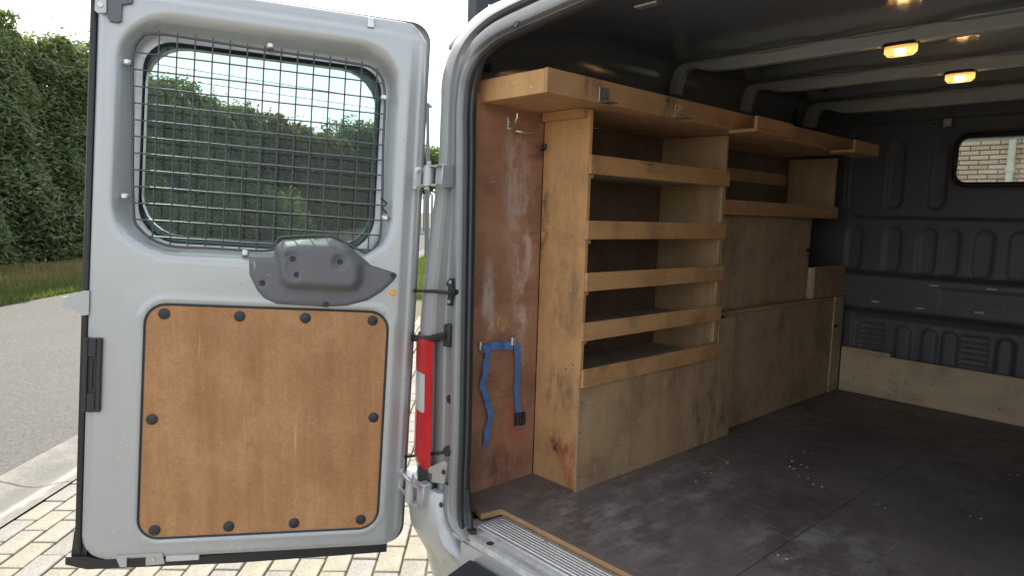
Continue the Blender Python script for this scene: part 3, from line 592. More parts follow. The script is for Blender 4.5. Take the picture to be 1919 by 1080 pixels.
sealh = [(.030, -.120), (.012, -.122), (.006, -.124), (.001, -.128), (.0, -.134), (.001, -.140), (.002, -.144), (.004, -.149), (.008, -.152), (.012, -.151), (.015, -.147), (.018, -.140)]
sweep('header_channel_seal', lambda i: [(.0615, -.149), (.0625, -.154), (.067, -.156), (.0715, -.154), (.0725, -.149)], 'rubber', a=52, b=len(path) - 52)
seal = sweep('door_seal', lambda i: [(p[0] * (1 - HB[i]) + q[0] * HB[i], p[1] * (1 - HB[i]) + q[1] * HB[i]) for p, q in zip(sealp, sealh)], 'seal', a=8, b=len(path) - 8)
# body shell: rear curve lofted forward; inner lining likewise
def shell(name, stations, mat, a=i0):
    b = len(path) - a; vs = []; fs = []; n = len(stations)
    for i in range(a, b):
        for (y, w, lift) in [st(i) for st in stations]: vs.append(S(PT[i, 0] + NR[i, 0] * w, y, PT[i, 1] + NR[i, 1] * w + lift))
    for i in range(b - a - 1):
        for k in range(n - 1): fs.append((i * n + k, i * n + k + 1, (i + 1) * n + k + 1, (i + 1) * n + k))
    bl = B(); bl.add(vs, fs); return bl.build(name, mat, van, True)
outw = lambda i: W1[i] + AW[i]
lift = sstep(zz, 1.17, 1.325) * np.clip(1.556 - (zz + NR[:, 1] * (W1 + AW - .035)), 0, .2)
body = shell('body_side', [lambda i: (-.166 + BWd[i], outw(i), 0), lambda i: (.15, outw(i) + .004, lift[i] * .55), lambda i: (.5, outw(i) + .004, lift[i]), lambda i: (2.6, outw(i) + .004, lift[i])], 'paint')
IN = lambda i: outw(i) - .035
sweep('frame_return', lambda i: [(.022 - .008 * HB[i], -.114), (.035, -.112 + .02 * HB[i]), (.04 + WT[i], -.075), (IN(i), -.03)], 'black', a=i0, b=len(path) - i0)
inner = shell('interior_skin', [lambda i: (-.03, IN(i), 0), lambda i: (.12, IN(i), lift[i] * .55), lambda i: (.5, IN(i), lift[i]), lambda i: (2.52, IN(i), lift[i])], 'roof')
# lower skirts of the body
for x0, x1 in ((-.405, -.365), (1.735, 1.775)):
    b = B(); b.box(x0 + .03, x1 - .002, .12, 2.6, -.33, -.0); b.build('side_skirt', 'paint', van)
# roof bows
def bow(yc, wd, dep, name='roof_rib'):
    idx = [i for i in range(len(path)) if zz[i] > 1.265]; vs = []; fs = []
    pr = [(-wd * .5, -.018), (-wd * .5, -dep + .004), (-wd * .42, -dep), (wd * .42, -dep), (wd * .5, -dep + .004), (wd * .5, -.018), (wd * .1, -.016), (wd * .1, -.002), (-wd * .1, -.002), (-wd * .1, -.016)]
    for i in idx:
        jog = .004 * math.sin(i * 1.1)
        for dy, w in pr: ww = IN(i) + w * (1 if w < -.03 else 1 - .4 * float(sstep(np.array(math.sin(PT[i, 0] * 19 + yc)), .2, .5))); vs.append(S(PT[i, 0] + NR[i, 0] * ww, yc + dy, PT[i, 1] + NR[i, 1] * ww + lift[i]))
    n = len(pr)
    for i in range(len(idx) - 1):
        for k in range(n): fs.append((i * n + k, i * n + (k + 1) % n, (i + 1) * n + (k + 1) % n, (i + 1) * n + k))
    bl = B(); bl.add(vs, fs); return bl.build(name, 'rib', van, True)
ribs = [bow(1.07, .04, .058), bow(1.66, .04, .058), bow(2.35, .05, .075)]
for yy in (.62, .75, .88, 1.3, 1.45, 1.9, 2.05):
    pass
# dome lamps
for (lx, ly, lz) in ((.568, 1.165, 1.481), (.590, 1.755, 1.481)):
    b = B(); b.prism(rrect(lx - .055, lx + .055, ly - .022, ly + .022, .012), lz + .012, lz + .024); base = b.build('dome_lamp', 'black', van)
    b = B(); b.prism(rrect(lx - .050, lx + .050, ly - .023, ly + .023, .0225), lz + .012, lz - .018, 'z', .010); b.build('lens', 'lamp_lens', base, True)
    b = B(); b.tube([(lx - .016, ly, lz - .002), (lx + .016, ly, lz - .002)], .006, 8); b.build('bulb', 'bulb', base, True)
    # load floor with notched rear edge
fpoly = [(-.31, -.055), (-.12, -.055), (-.066, -.073), (-.054, -.004), (1.42, -.004), (1.42, -.07), (1.68, -.07), (1.68, 2.5), (-.31, 2.5)]
b = B(); n = len(fpoly); b.cm = 0; b.add([(x, y, 0) for x, y in fpoly], [tuple(range(n))]); b.cm = 1
b.add([(x, y, 0) for x, y in fpoly] + [(x, y, -.018) for x, y in fpoly], [(k, (k + 1) % n, n + (k + 1) % n, n + k) for k in range(n)])
lf = b.build('load_floor', 'floor', van, mats=['floor', 'ply_edge'])
b = B(); b.disc((0, 0, 0), (0, 0, 1), .0026, .0012, 8); so = b.build('floor_screw', 'chip'); sme = so.data; bpy.data.objects.remove(so)
def fscrew(x, y, s=1.):
    o = bpy.data.objects.new('floor_screw', sme); C.objects.link(o); o.location = (x, y, .0); o.scale = (s, s, 1); o.rotation_euler[2] = rng.random() * 3; put(o, lf)
for k in range(26):
    x = rng.uniform(.1, 1.25); y = rng.uniform(.15, 2.3); fscrew(x, y, rng.uniform(.9, 1.7))
    if rng.random() < .7: fscrew(x + rng.uniform(.01, .03), y + rng.uniform(-.02, .02), rng.uniform(.9, 1.7))
b = B(); b.tube([(x, .0, 0) for x in (0,)] + [(0, .0, 0)], .001, 3) if False else None
# sill
b = B(); b.prism([(-.155, -.05), (-.152, -.034), (-.14, -.030), (-.005, -.030), (-.005, -.06), (-.15, -.06)], -.10, 1.47, 'x'); sill = b.build('rear_sill', 'sill', van)
pr = [(-.112, -.030), (-.112, -.018), (-.108, -.0145)]
for k in range(7): y = -.100 + k * .0115; pr += [(y, -.0135), (y + .0015, -.0105), (y + .006, -.0105), (y + .0075, -.0135)]
pr += [(-.012, -.0135), (-.009, -.017), (-.009, -.030)]
b = B(); b.prism(pr, -.035, 1.41, 'x'); b.build('tread_strip', 'alu', van)
for x in (-.02, .165, .42, .7): b = B(); b.disc((x, -.03, -.0125), (0, 0, 1), .006, .0025, 10); b.build('strip_screw', 'galv', sill, True)
for x in (.045, .39, .75): b = B(); b.disc((x, -.132, -.031), (0, 0, 1), .0115, .002, 16, -.001); b.build('sill_plug', 'black', sill, True)
b = B(); b.prism([(-.052, -.125), (-.035, -.118), (-.02, -.128), (-.028, -.142), (-.05, -.142)], -.030, -.02); b.build('seal_clip', 'black', sill)
secs = [(.10, 0, 0), (.06, .0, -.001), (.03, .004, -.003), (.005, .014, -.004), (-.015, .030, -.002), (-.030, .052, .004), (-.040, .080, .010)]
pf = [(-.165, -.150), (-.150, -.158), (-.138, -.166), (-.122, -.174), (-.106, -.174), (-.096, -.166), (-.090, -.148), (-.088, -.125)]
vs = [(x + dx, y + dy + .0623 * z, z) for z, dx, dy in secs for x, y in pf]; n = len(pf)
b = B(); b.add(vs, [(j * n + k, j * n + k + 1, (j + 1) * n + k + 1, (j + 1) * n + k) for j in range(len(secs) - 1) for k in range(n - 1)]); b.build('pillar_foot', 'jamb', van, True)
b = B(); b.tube([(-.080, -.125, .09), (-.076, -.122, .03), (-.066, -.122, -.008), (-.048, -.130, -.026)], [.015, .015, .013, .008], 8); b.build('seal_tail', 'seal', van, True)
# bumper corner and step
def bsec(o, xe=-.1): return [(-.36 - .03 - o, .3), (-.36 - .03 - o, -.0)] + [(-.215 - (.165 + o) * math.cos(math.radians(t)), -.045 - (.135 + o) * math.sin(math.radians(t))) for t in range(0, 91, 6)] + [(xe - .05, -.180 - o), (xe - .02, -.177 - o), (xe - .004, -.165 - o * .8), (xe + .006, -.145 - o * .5), (xe + .01, -.11)]
lv = [(.058, -.03), (.066, -.02), (.062, -.004), (.05, .004), (-.02, .012), (-.08, .006), (-.13, -.018), (-.18, -.045), (-.30, -.075), (-.36, -.08)]
vs = []; fs = []; 
for z, o in lv: sc = bsec(o, float(np.interp(-z, [-.07, .02, .08, .13, .18, .36], [-.135, -.125, -.085, -.03, .0, .0]))); vs += [(x, y, z) for x, y in sc]
n = len(bsec(0))
for j in range(len(lv) - 1): fs += [(j * n + k, j * n + k + 1, (j + 1) * n + k + 1, (j + 1) * n + k) for k in range(n - 1)]
b = B(); b.add(vs, fs); bmp = b.build('rear_bumper', 'paint', van, True)
b = B(); b.box(-.40, -.145, -.155, -.085, .03, .052); b.build('bumper_top', 'paint', bmp)
b = B(); b.prism([(-.165, -.085), (-.178, -.078), (-.20, -.082), (-.27, -.10), (-.305, -.12), (-.32, -.16), (-.32, -.33), (-.165, -.33)], .012, 1.36, 'x'); stp = b.build('bumper_step', 'black', van, True)
for (x, z) in ((.06, -.098), (.55, -.098)): b = B(); b.disc((x, -.262, z), (0, -.5, 1), .006, .004, 10); b.build('step_screw', 'galv', stp, True)
b = B(); b.box(-.05, 1.42, -.163, -.135, -.36, -.051); b.build('rear_valance', 'paint', van)
# hinge pocket below the tail lamp
def spanel(name, x0, x1, z0, z1, y0, y1, mat, bev=.003):
    b = B(lambda x, y, z: S(x, y, z)); b.box(x0, x1, y0, y1, z0, z1, bev); return b.build(name, mat, van, bev >= .004)
spanel('hinge_pocket', -.262, -.182, .02, .115, -.176, -.13, 'black', .004)
b = B(lambda x, y, z: S(x, y, z)); b.prism([(-.205, .125), (-.205, .095), (-.19, .085), (-.125, .10), (-.115, .165), (-.13, .168)], -.176, -.158, 'y'); b.build('lamp_skirt', 'paint', van)
for (x, y, z) in ((-.128, -.177, .135), (-.13, -.178, .035)): b = B(lambda x, y, z: S(x, y, z)); b.disc((x, y, z), (0, -1, 0), .0075, .003, 12); b.build('frame_plug', 'rubber', van, True)
b = B(lambda x, y, z: S(x, y, z)); b.disc((-.148, -.156, .345), (0, -1, 0), .013, .003, 16, -.002); b.build('frame_plug', 'rubber', van, True)
# tail lamp: three lens sections on the rounded corner
def lampsec(z0, z1, mat, off, t0, t1, parent):
    fr_ = lambda z: int(np.argmin(np.abs(zz[:len(half)] - z))); vs = []; fs = []; n = 12
    zs = np.linspace(z0, z1, 8)
    for j, z in enumerate(zs):
        xi = np.interp(z, zz[4:45], PT[4:45, 0]); wt = .118 - .083 * float(sstep(np.array(z), .5, 1.2)); o = off - (.006 if (j == 0 and z0 < .2) or (j == 7 and z1 > .5) else 0)
        for k in range(n):
            t = math.radians(t0 + (t1 - t0) * k / (n - 1)); e = o - (.006 if k in (0, n - 1) else 0)
            vs.append(S(xi - (.030 + wt + (.15 + e) * math.sin(t)) + .012, -.166 + .11 - (.11 + e) * math.cos(t), z))
    for j in range(7): fs += [(j * n + k, j * n + k + 1, (j + 1) * n + k + 1, (j + 1) * n + k) for k in range(n - 1)]
    b = B(); b.add(vs, fs); return b.build('lamp_lens', mat, parent, True)
tl = spanel('tail_lamp', -.30, -.245, .13, .50, -.15, -.10, 'black', .004)
lampsec(.405, .515, 'red', .018, -5, 84, tl); lampsec(.285, .4045, 'clear', .018, 7, 84, tl); lampsec(.115, .2845, 'red', .018, -5, 84, tl); lampsec(.285, .4045, 'red', .0178, -5, 7.2, tl)
for z in (.318, .372):
    b = B(lambda x, y, z: S(x, y, z)); b.disc((-.268, -.150, z), (-.5, -.85, 0), .026, .004, 18, -.012); b.disc((-.272, -.155, z), (-.5, -.85, 0), .008, .014, 10, .004); b.build('lamp_reflector', 'chrome', tl, True)
# bulkhead
BY = 2.5
gx = np.arange(-.37, 1.745, .008); gz = np.arange(-.03, 1.62, .008); XX, ZZ = np.meshgrid(gx, gz); Pb = np.stack([XX.ravel(), ZZ.ravel()], 1)
def bead(poly, w, h): return h * np.exp(-(sdpoly(Pb, poly) / w) ** 2)
hb_ = np.zeros(len(Pb)); X_, Z_ = Pb.T
up_ = rrect(-.10, 1.47, .935, 1.435, .09); hb_ += -.02 * sstep(sdpoly(Pb, up_), .012, -.012) + bead(up_, .008, .009)
for cx in (.14, .335, 1.035, 1.23): q = rrect(cx - .04, cx + .04, .985, 1.33, .039); hb_ += -.012 * sstep(sdpoly(Pb, q), .006, -.006) + bead(q, .006, .004)
for cx in (-.03, .16, .32, .42, .56, .70, .85, .98, 1.10, 1.25, 1.4): q = rrect(cx - .038, cx + .038, .66, .885, .037); hb_ += -.009 * sstep(sdpoly(Pb, q), .012, -.010)
hb_ += .05 * sstep(Z_, .66, .63) * sstep(Z_, .425, .47)
tb = rrect(.41, .96, .50, .60, .008); hb_ += -.005 * sstep(sdpoly(Pb, tb), .003, -.003)
lo_ = rrect(.0, 1.37, .02, .415, .03); hb_ += -.012 * sstep(sdpoly(Pb, lo_), .008, -.008)
for cx in (.25, .37, .46, .79 - .1, .69, .91, 1.0, 1.12): q = rrect(cx - .036, cx + .036, .0, .385, .035); hb_ += .014 * sstep(sdpoly(Pb, q), .008, -.012)
for cx in (.10, .565, .83, 1.27):
    q = rrect(cx - .055, cx + .055, .17, .375, .01); hb_ += sstep(sdpoly(Pb, q), .004, -.004) * (-.010 + .012 * np.abs(np.sin(Z_ * math.pi / .028)) ** 2)
wpoly = rrect(.41, .96, 1.105, 1.335, .055); hb_ += bead(wpoly, .02, .012)
keep = sdpoly(Pb, wpoly) > -.004
V = [(x, BY - h, z) for (x, z), h in zip(Pb, hb_)]; nx, nz = len(gx), len(gz); fs = []
for j in range(nz - 1):
    for i in range(nx - 1):
        k = j * nx + i; q = (k, k + 1, k + nx + 1, k + nx)
        if all(keep[a] for a in q): fs.append(q)
bulk = mesh_obj('bulkhead', V, fs, 'bulk', van, True)
b = B(); ring = [(x, BY - .012, z) for x, z in resample(wpoly, .02)]; b.tube(ring, .012, 8, True); b.build('window_gasket', 'rubber', bulk, True)
b = B(); b.prism(wpoly, BY - .008, BY - .004, 'y'); b.build('window_pane', 'glass', bulk)
fc = bpy.data.curves.new('embossed_lettering', 'FONT'); fc.body = 'TRANSIT'; fc.size = .062; fc.extrude = .0025; fc.align_x = 'CENTER'; fc.space_character = 1.25
fo = bpy.data.objects.new('tmp_text', fc); C.objects.link(fo); fo.matrix_world = Matrix.Translation((.685, BY - .0475, .528)) @ Matrix.Rotation(math.pi / 2, 4, 'X'); bpy.context.view_layer.update()
tm = bpy.data.meshes.new_from_object(fo.evaluated_get(bpy.context.evaluated_depsgraph_get())); tm.transform(fo.matrix_world); bpy.data.objects.remove(fo); tm.materials.clear(); tm.materials.append(M['bulk'])
to = bpy.data.objects.new('embossed_lettering', tm); C.objects.link(to); put(to, bulk)
b = B(); b.tube([(.50, BY - .052, .558), (.50, BY - .056, .558)], .012, 12); b.build('push_clip', 'bulk', bulk, True)
for (x, z) in ((.12, .50), (.33, .49), (.58, .50), (.38, .61), (.62, .615)): b = B(); b.box(x - .02, x + .02, BY - .054, BY - .047, z - .004, z + .004, .002); b.build('slot_clip', 'rib', bulk)
b = B(); b.box(.345, .385, BY - .03, BY - .006, 1.385, 1.425, .003); hk = b.build('coat_hook', 'galv', bulk); b = B(); b.tube([(.35, BY - .03, 1.395), (.325, BY - .055, 1.385), (.30, BY - .06, 1.39), (.285, BY - .058, 1.405)], .004, 6); b.build('hook_arm', 'chrome', bulk, True)
# cab beyond the bulkhead
b = B(); b.box(-.33, 1.70, 2.56, 3.36, 1.62, 1.68, .02); b.build('cab_roof', 'paint', van, True)
b = B(); b.box(-.30, 1.67, 3.30, 3.40, 1.405, 1.615, .015); b.build('windscreen_header', 'rib', van, True)
b = B(); b.box(.62, 1.2, 3.24, 3.27, 1.34, 1.44, .012); b.build('sun_visor', 'rib', van, True)
for x in (-.36, 1.68): b = B(); b.tube([(x, 3.36, 1.62), (x, 4.05, .85)], .04, 8); b.build('windscreen_pillar', 'paint', van, True); b = B(); b.box(x - .02, x + .04, 2.62, 4.1, -.3, .8, .02); b.build('cab_door', 'paint', van, True)
b = B(); b.add([(-.36, 3.36, 1.61), (1.69, 3.36, 1.61), (1.69, 4.05, .86), (-.36, 4.05, .86)], [(0, 1, 2, 3)]); b.build('windscreen', 'glass', van)
b = B(); b.prism([(3.5, .1), (3.5, .78), (4.05, .86), (4.7, .55), (4.8, -.3), (4.3, -.3)], -.36, 1.72, 'x'); b.build('bonnet', 'paint', van)
# wheels
for (x, y) in ((-.36, .75), (1.52, .75), (-.36, 3.85), (1.52, 3.85)):
    b = B(); b.tube([(x, y, GZ + .33), (x + .02, y, GZ + .33), (x + .2, y, GZ + .33), (x + .22, y, GZ + .33)], [.30, .33, .33, .30], 28); wl_ = b.build('wheel', 'rubber', van, True)
    b = B(); b.tube([(x - .006, y, GZ + .33), (x + .226, y, GZ + .33)], .2, 20); b.build('rim', 'alu', wl_, True)
b = B(); b.box(-.30, 1.67, .1, 4.0, -.2, -.06); b.build('underbody', 'black', van)

# ------------------------------------------------------------------ the open rear door (own frame: s from the hinge, t up the raked axis, n towards the load side)
DH = Vector((-.33, -.17, 0)); Da = Vector((-.01752, .06214, .99791)); Dd = Vector((-.45694, -.88824, .04729)); Dn = Vector((.88933, -.45516, .04396))
def DX(s, t, n): return DH + Dd * s + Da * t + Dn * n
dout = rrect(.004, .914, -.168, 1.485, [.055, .07, .06, .07], 8)       # s grows to the left of the picture
wopen = rrect(.135, .808, .757, 1.338, [.12, .11, .085, .075], 9)
pad = rrect(.082, .767, -.106, .583, .058, 8)
def dh(P):
    P = np.asarray(P); s, t = P.T
    sd = sdpoly(P, wopen); k = .052 - .022 * sstep(t, .80, .74)
    h = -.056 + .056 * sstep(sd, .010, .010 + k) ; h = np.where(sd < 0, -.056, h)
    pd = sdpoly(P, pad); h += -.0045 * sstep(pd, .006, .0) + .0045 * np.exp(-((pd - .010) / .006) ** 2)
    od = -sdpoly(P, dout); h += -.016 * sstep(od, .007, .0)
    h += -.012 * sstep(s, .050, .036) * sstep(t, -.2, -.1); h += -.014 * sstep(t, 1.432, 1.447)
    h += (.004 * np.sin(s * 3.4 + .3) + .003 * np.sin(t * 2.6 + 1.) - .004) * sstep(pd, .01, .09)
    h += -.006 * np.exp(-(((s - .065) / .03) ** 2 + ((t - 1.445) / .03) ** 2))
    return h
door = sheet('rear_door', dout, [wopen], dh, DX, 'paint', van, .0125, rings=[pad, rrect(.127, .816, .749, 1.346, [.138, .128, .108, .098], 9), rrect(.118, .825, .740, 1.355, [.147, .137, .117, .107], 9), rrect(.098, .845, .73, 1.375, [.16, .16, .13, .12], 9)], skirt=.05)
skin = sheet('outer_skin', rrect(-.010, .932, -.185, 1.497, .06), [rrect(.15, .80, .78, 1.325, .11)], lambda P: -.092 + 0 * P[:, 0], DX, 'paint', door, .05, skirt=-.03)
glassp = B(DX); glassp.prism(rrect(.115, .83, .74, 1.36, .12), -.082, -.078); glassp.build('window_pane', 'tint', door)
gb = [DX(s, t, -.068) for s, t in resample(wopen, .02)]; b = B(); b.tube(gb, .0045, 8, True); b.build('window_rubber', 'rubber', door, True)
# weatherstrips round the door
b = B(DX); b.box(.916, .934, -.15, 1.47, -.055, -.020, .006); b.build('edge_seal', 'rubber', door, True)
b = B(DX); b.prism([(.955, -.178), (.955, -.156), (.90, -.158), (.86, -.170), (.70, -.176), (.40, -.172), (.12, -.165), (.065, -.140), (.046, -.150), (.046, -.196), (.2, -.199), (.5, -.203), (.9, -.196)], -.045, -.020); b.build('bottom_seal', 'rubber', door)
b = B(DX); b.prism([(.945, -.17), (.90, -.17), (.915, -.10), (.93, -.06), (.938, -.09)], -.06, -.03); b.build('seal_corner', 'rubber', door)
# hardboard panel with plugs
b = B(DX); b.prism(rrect(.086, .763, -.102, .579, .055, 8), -.006, .0015, 'z', .0015); hbp = b.build('hardboard_panel', 'hardboard', door)
b = B(DX); gp = [tuple(q) + (.001,) for q in resample(pad, .03)]; b2 = B(); b2.tube([DX(*q) for q in gp], .0028, 6, True); b2.build('panel_joint', 'rubber', door, True)
for (s, t) in ((.717, .555), (.515, .555), (.33, .556), (.13, .555), (.739, .248), (.112, .25), (.722, -.08), (.521, -.079), (.335, -.078), (.135, -.076)):
    b = B(); b.disc(DX(s, t, .001), Dn, .0158, .004, 20, .001); b.build('panel_plug', 'black', door, True)
# latch cover
lco = [(.496, .732), (.427, .735), (.424, .767), (.404, .787), (.267, .802), (.219, .786), (.161, .741), (.145, .727), (.104, .716), (.079, .709), (.067, .705), (.063, .697), (.073, .681), (.108, .645), (.147, .618), (.21, .598), (.273, .592), (.411, .595), (.449, .611), (.469, .633), (.493, .679)]
lbo = [(.427, .754), (.402, .787), (.36, .794), (.267, .799), (.212, .780), (.165, .738), (.163, .674), (.185, .640), (.229, .637), (.388, .639), (.414, .662)]
slot = rrect(0, .04, 0, .088, .019)
def slotp(): return [(.346 + x + y * .16, .667 + y) for x, y in slot]
def lch(P):
    h = .012 - .010 * sstep(-sdpoly(P, lco), .006, 0); h += .034 * sstep(-sdpoly(P, lbo), .0, .028); h += -.008 * sstep(-sdpoly(P, slotp()), -.003, .006)
    h += -.010 * sstep(np.hypot(P[:, 0] - .238, P[:, 1] - .733), .024, .015)
    for (s, t) in ((.456, .656), (.272, .600), (.075, .698)): h += -.004 * sstep(np.hypot(P[:, 0] - s, P[:, 1] - t), .013, .007)
    return h
lc = sheet('latch_cover', lco, [], lch, DX, 'grey_plastic', door, .008, rings=[lbo], skirt=.012)
for (s, t, n) in ((.373, .734, .036), (.359, .688, .036), (.238, .733, .034), (.456, .656, .008), (.272, .600, .007), (.075, .698, .006)):
    b = B(); b.disc(DX(s, t, n), Dn, .0085, .004, 14, .0); b.disc(DX(s, t, n + .004), Dn, .0045, .0015, 6, -.001); b.build('cover_screw', 'rubber', door, True)
b = B(); b.disc(DX(.073, .644, -.002), Dn, .0105, .005, 20, .002); b.build('orange_cap', 'orange', door, True)
# pull handle pocket at the free edge
b = B(DX)
for bx in ((.871, .884, .271, .481), (.905, .917, .271, .481), (.884, .905, .271, .325), (.884, .905, .428, .481)): b.box(bx[0], bx[1], bx[2], bx[3], -.02, .011, .002)
b.box(.883, .906, .320, .433, -.02, .0035); b.box(.893, .896, .335, .42, .0035, .008); b.build('pull_handle', 'black', door)
# striker bracket beyond the free edge
bp = [(.912, .612), (.928, .611), (.956, .591), (.978, .591), (.978, .564), (.959, .561), (.926, .541), (.912, .544)]
b = B(DX); b.prism(bp, -.016, -.011); b.box(.974, .979, .566, .590, -.03, -.012); b.tube([(.962, .59, -.011), (.962, .597, -.013)], .004, 8); b.build('striker_bracket', 'paint', door)
# upper lock and lower catch
b = B(DX); b.prism([(.884, 1.48), (.884, 1.362), (.878, 1.356), (.857, 1.356), (.851, 1.362), (.850, 1.405), (.825, 1.414), (.825, 1.48)], -.012, .003); ul = b.build('upper_lock', 'grey_plastic', door)
b = B(DX); b.prism([(.912, 1.44), (.914, 1.378), (.907, 1.372), (.886, 1.376), (.886, 1.44)], -.002, .007); b.build('lock_plate', 'paint', door); b = B(); b.disc(DX(.900, 1.395, .006), Dn, .008, .003, 12); b.build('lock_screw', 'galv', door, True)
b = B(DX); b.prism([(.822, -.150), (.700, -.148), (.692, -.182), (.742, -.184), (.742, -.158), (.747, -.155), (.788, -.155), (.792, -.158), (.792, -.184), (.809, -.184)], -.006, .004); b.build('lower_catch', 'paint', door)
b = B(DX); b.box(.744, .79, -.184, -.156, -.03, -.008); b.build('catch_hole', 'rubber', door); b = B(); b.disc(DX(.722, -.168, .004), Dn, .006, .003, 12); b.build('catch_bolt', 'galv', door, True)
b = B(DX); b.box(.60, .69, -.178, -.160, -.012, .0005, .002); b.build('catch_strip', 'rib', door)
# small body plugs, gasket rectangle at the top
b = B(DX); b.box(.17, .19, 1.445, 1.475, -.016, -.009, .002); b.build('door_stop', 'galv', door)
# wire guard: rim, clips and wires
gpoly = catmull([(.799, 1.338), (.825, 1.28), (.82, 1.1), (.812, .86), (.795, .795), (.725, .752), (.60, .750), (.48, .750), (.432, .758), (.422, .783), (.40, .797), (.274, .808), (.22, .79), (.158, .764), (.13, .79), (.117, .85), (.124, 1.1), (.128, 1.265), (.16, 1.325), (.24, 1.336), (.5, 1.341), (.74, 1.346), (.799, 1.338)], 4)[:-1]
b = B(); b.tube([DX(s, t, -.024) for s, t in gpoly], .0042, 8, True); b.build('guard_rim', 'wire', door, True)
def span(axis, c):
    xs = []
    for i in range(len(gpoly)):
        p, q = gpoly[i], gpoly[(i + 1) % len(gpoly)]
        if (p[axis] - c) * (q[axis] - c) < 0: xs.append(p[1 - axis] + (q[1 - axis] - p[1 - axis]) * (c - p[axis]) / (q[axis] - p[axis]))
    return (min(xs), max(xs)) if len(xs) >= 2 else None
for k in range(14):
    c = .7605 - k * .0467; r = span(0, c)
    if r: b = B(); b.tube([DX(c, t + (.012 if j == 5 else 0), -.027 + .0008 * math.sin(j * 2 + k)) for j, t in enumerate(np.linspace(r[0], r[1], 6))], .0023, 6); b.build('guard_wire', 'wire', door, True)
for k in range(12):
    c = 1.286 - k * .0466; r = span(1, c)
    if r: b = B(); b.tube([DX(s, c + .0006 * math.sin(j * 3 + k), -.0215) for j, s in enumerate(np.linspace(r[0] - .004, r[1] + .004, 8))], .0023, 6); b.build('guard_wire', 'wire', door, True)
for (s, t) in ((.836, 1.255), (.832, .883), (.509, .742), (.130, 1.243), (.108, .876), (.464, 1.352)):
    b = B(DX); b.box(s - .010, s + .010, t - .008, t + .008, -.032, -.012, .003); b.tube([(s, t, -.012), (s, t, -.006)], .006, 8); b.build('guard_clip', 'galv', door, True)
b = B(); b.tube([DX(.122, .935, -.02), DX(.105, .92, -.012), DX(.118, .905, -.018), DX(.104, .89, -.01)], .0035, 6); b.build('cable_tie', 'rubber', door, True)
# door stays and cable conduit between door and pillar
P1 = Vector(S(-.126, -.186, .667)); P2 = Vector(S(-.148, -.178, .537)); P3 = Vector(S(-.122, -.178, .198))
b = B(); b.tube([DX(.03, .648, -.06), DX(.004, .650, -.045), (DX(.008, .650, -.03) + P1) / 2 + Vector((0, 0, .003)), P1], .0055, 8); b.build('check_strap', 'black', van, True)
b = B(); b.tube([DX(.03, .497, -.06), DX(.001, .498, -.05), (DX(.003, .497, -.03) + P2) / 2 + Vector((0, 0, -.006)), P2 + Vector((-.02, 0, -.002)), P2], .0115, 10); b.build('cable_conduit', 'rubber', van, True)
b = B(); b.tube([DX(.03, .105, -.06), DX(.001, .107, -.045), P3 + Vector((.01, .01, 0))], .0045, 8); b.build('lower_stay', 'black', van, True)
b = B(lambda x, y, z: S(x, y, z)); b.prism([(-.152, .628), (-.135, .628), (-.132, .655), (-.122, .663), (-.122, .675), (-.132, .682), (-.135, .708), (-.148, .708), (-.165, .690), (-.152, .682)], -.182, -.150, 'y'); b.build('strap_anchor', 'black', van)
for z in (.640, .697): b = B(lambda x, y, z: S(x, y, z)); b.disc((-.143, -.182, z), (0, -1, 0), .006, .003, 10); b.build('anchor_screw', 'galv', van, True)
b = B(lambda x, y, z: S(x, y, z)); b.box(-.164, -.134, -.182, -.15, .505, .572, .004); b.build('conduit_grommet', 'rubber', van, True)
b = B(lambda x, y, z: S(x, y, z)); b.disc((-.122, -.166, .198), (0, -1, 0), .016, .012, 14); b.build('stay_grommet', 'rubber', van, True)
# hinges
for (zc, sx) in ((1.007, -.212), (.048, -.215)):
    b = B(lambda x, y, z: S(x, y, z)); b.box(sx - .005, sx + .03, -.205, -.16, zc - .034, zc + .034, .003); b.tube([(sx - .028, -.212, zc - .03), (sx - .028, -.212, zc + .03)], .016, 12)
    for dz in (-.03, .026): b.box(sx - .035, sx + .028, -.222, -.19, zc + dz, zc + dz + .005)
    b.tube([(sx - .028, -.212, zc - .04), (sx - .028, -.212, zc + .043)], .007, 8); hg = b.build('door_hinge', 'paint', van, True)
    q = Vector(S(sx - .03, -.212, zc)); t0 = (q - DH).dot(Da)
    for dt in (-.026, .022):
        b = B(); b.tube([q + Da * dt, DX(.015, t0 + dt, -.02)], .005, 6); b.build('hinge_arm', 'galv', hg, True)
    b = B(DX); b.box(.004, .028, t0 - .036, t0 + .036, -.03, -.012, .003); b.build('hinge_plate', 'galv', hg)
# rear pillar gutter, header details
b = B(lambda x, y, z: S(x, y, z)); b.disc((.062, -.169, 1.405), (0, -1, .1), .0095, .004, 14, -.001); b.build('header_plug', 'rubber', van, True)
b = B(lambda x, y, z: S(x, y, z)); b.prism([(-.262, 1.392), (-.21, 1.418), (-.17, 1.428), (-.17, 1.438), (-.215, 1.430), (-.262, 1.404)], -.150, -.11, 'y'); b.build('roof_gutter_end', 'paint', van)
b = B(lambda x, y, z: S(x, y, z)); b.box(.33, .40, -.02, .01, 1.428, 1.438, .003); b.build('header_clip', 'galv', van)
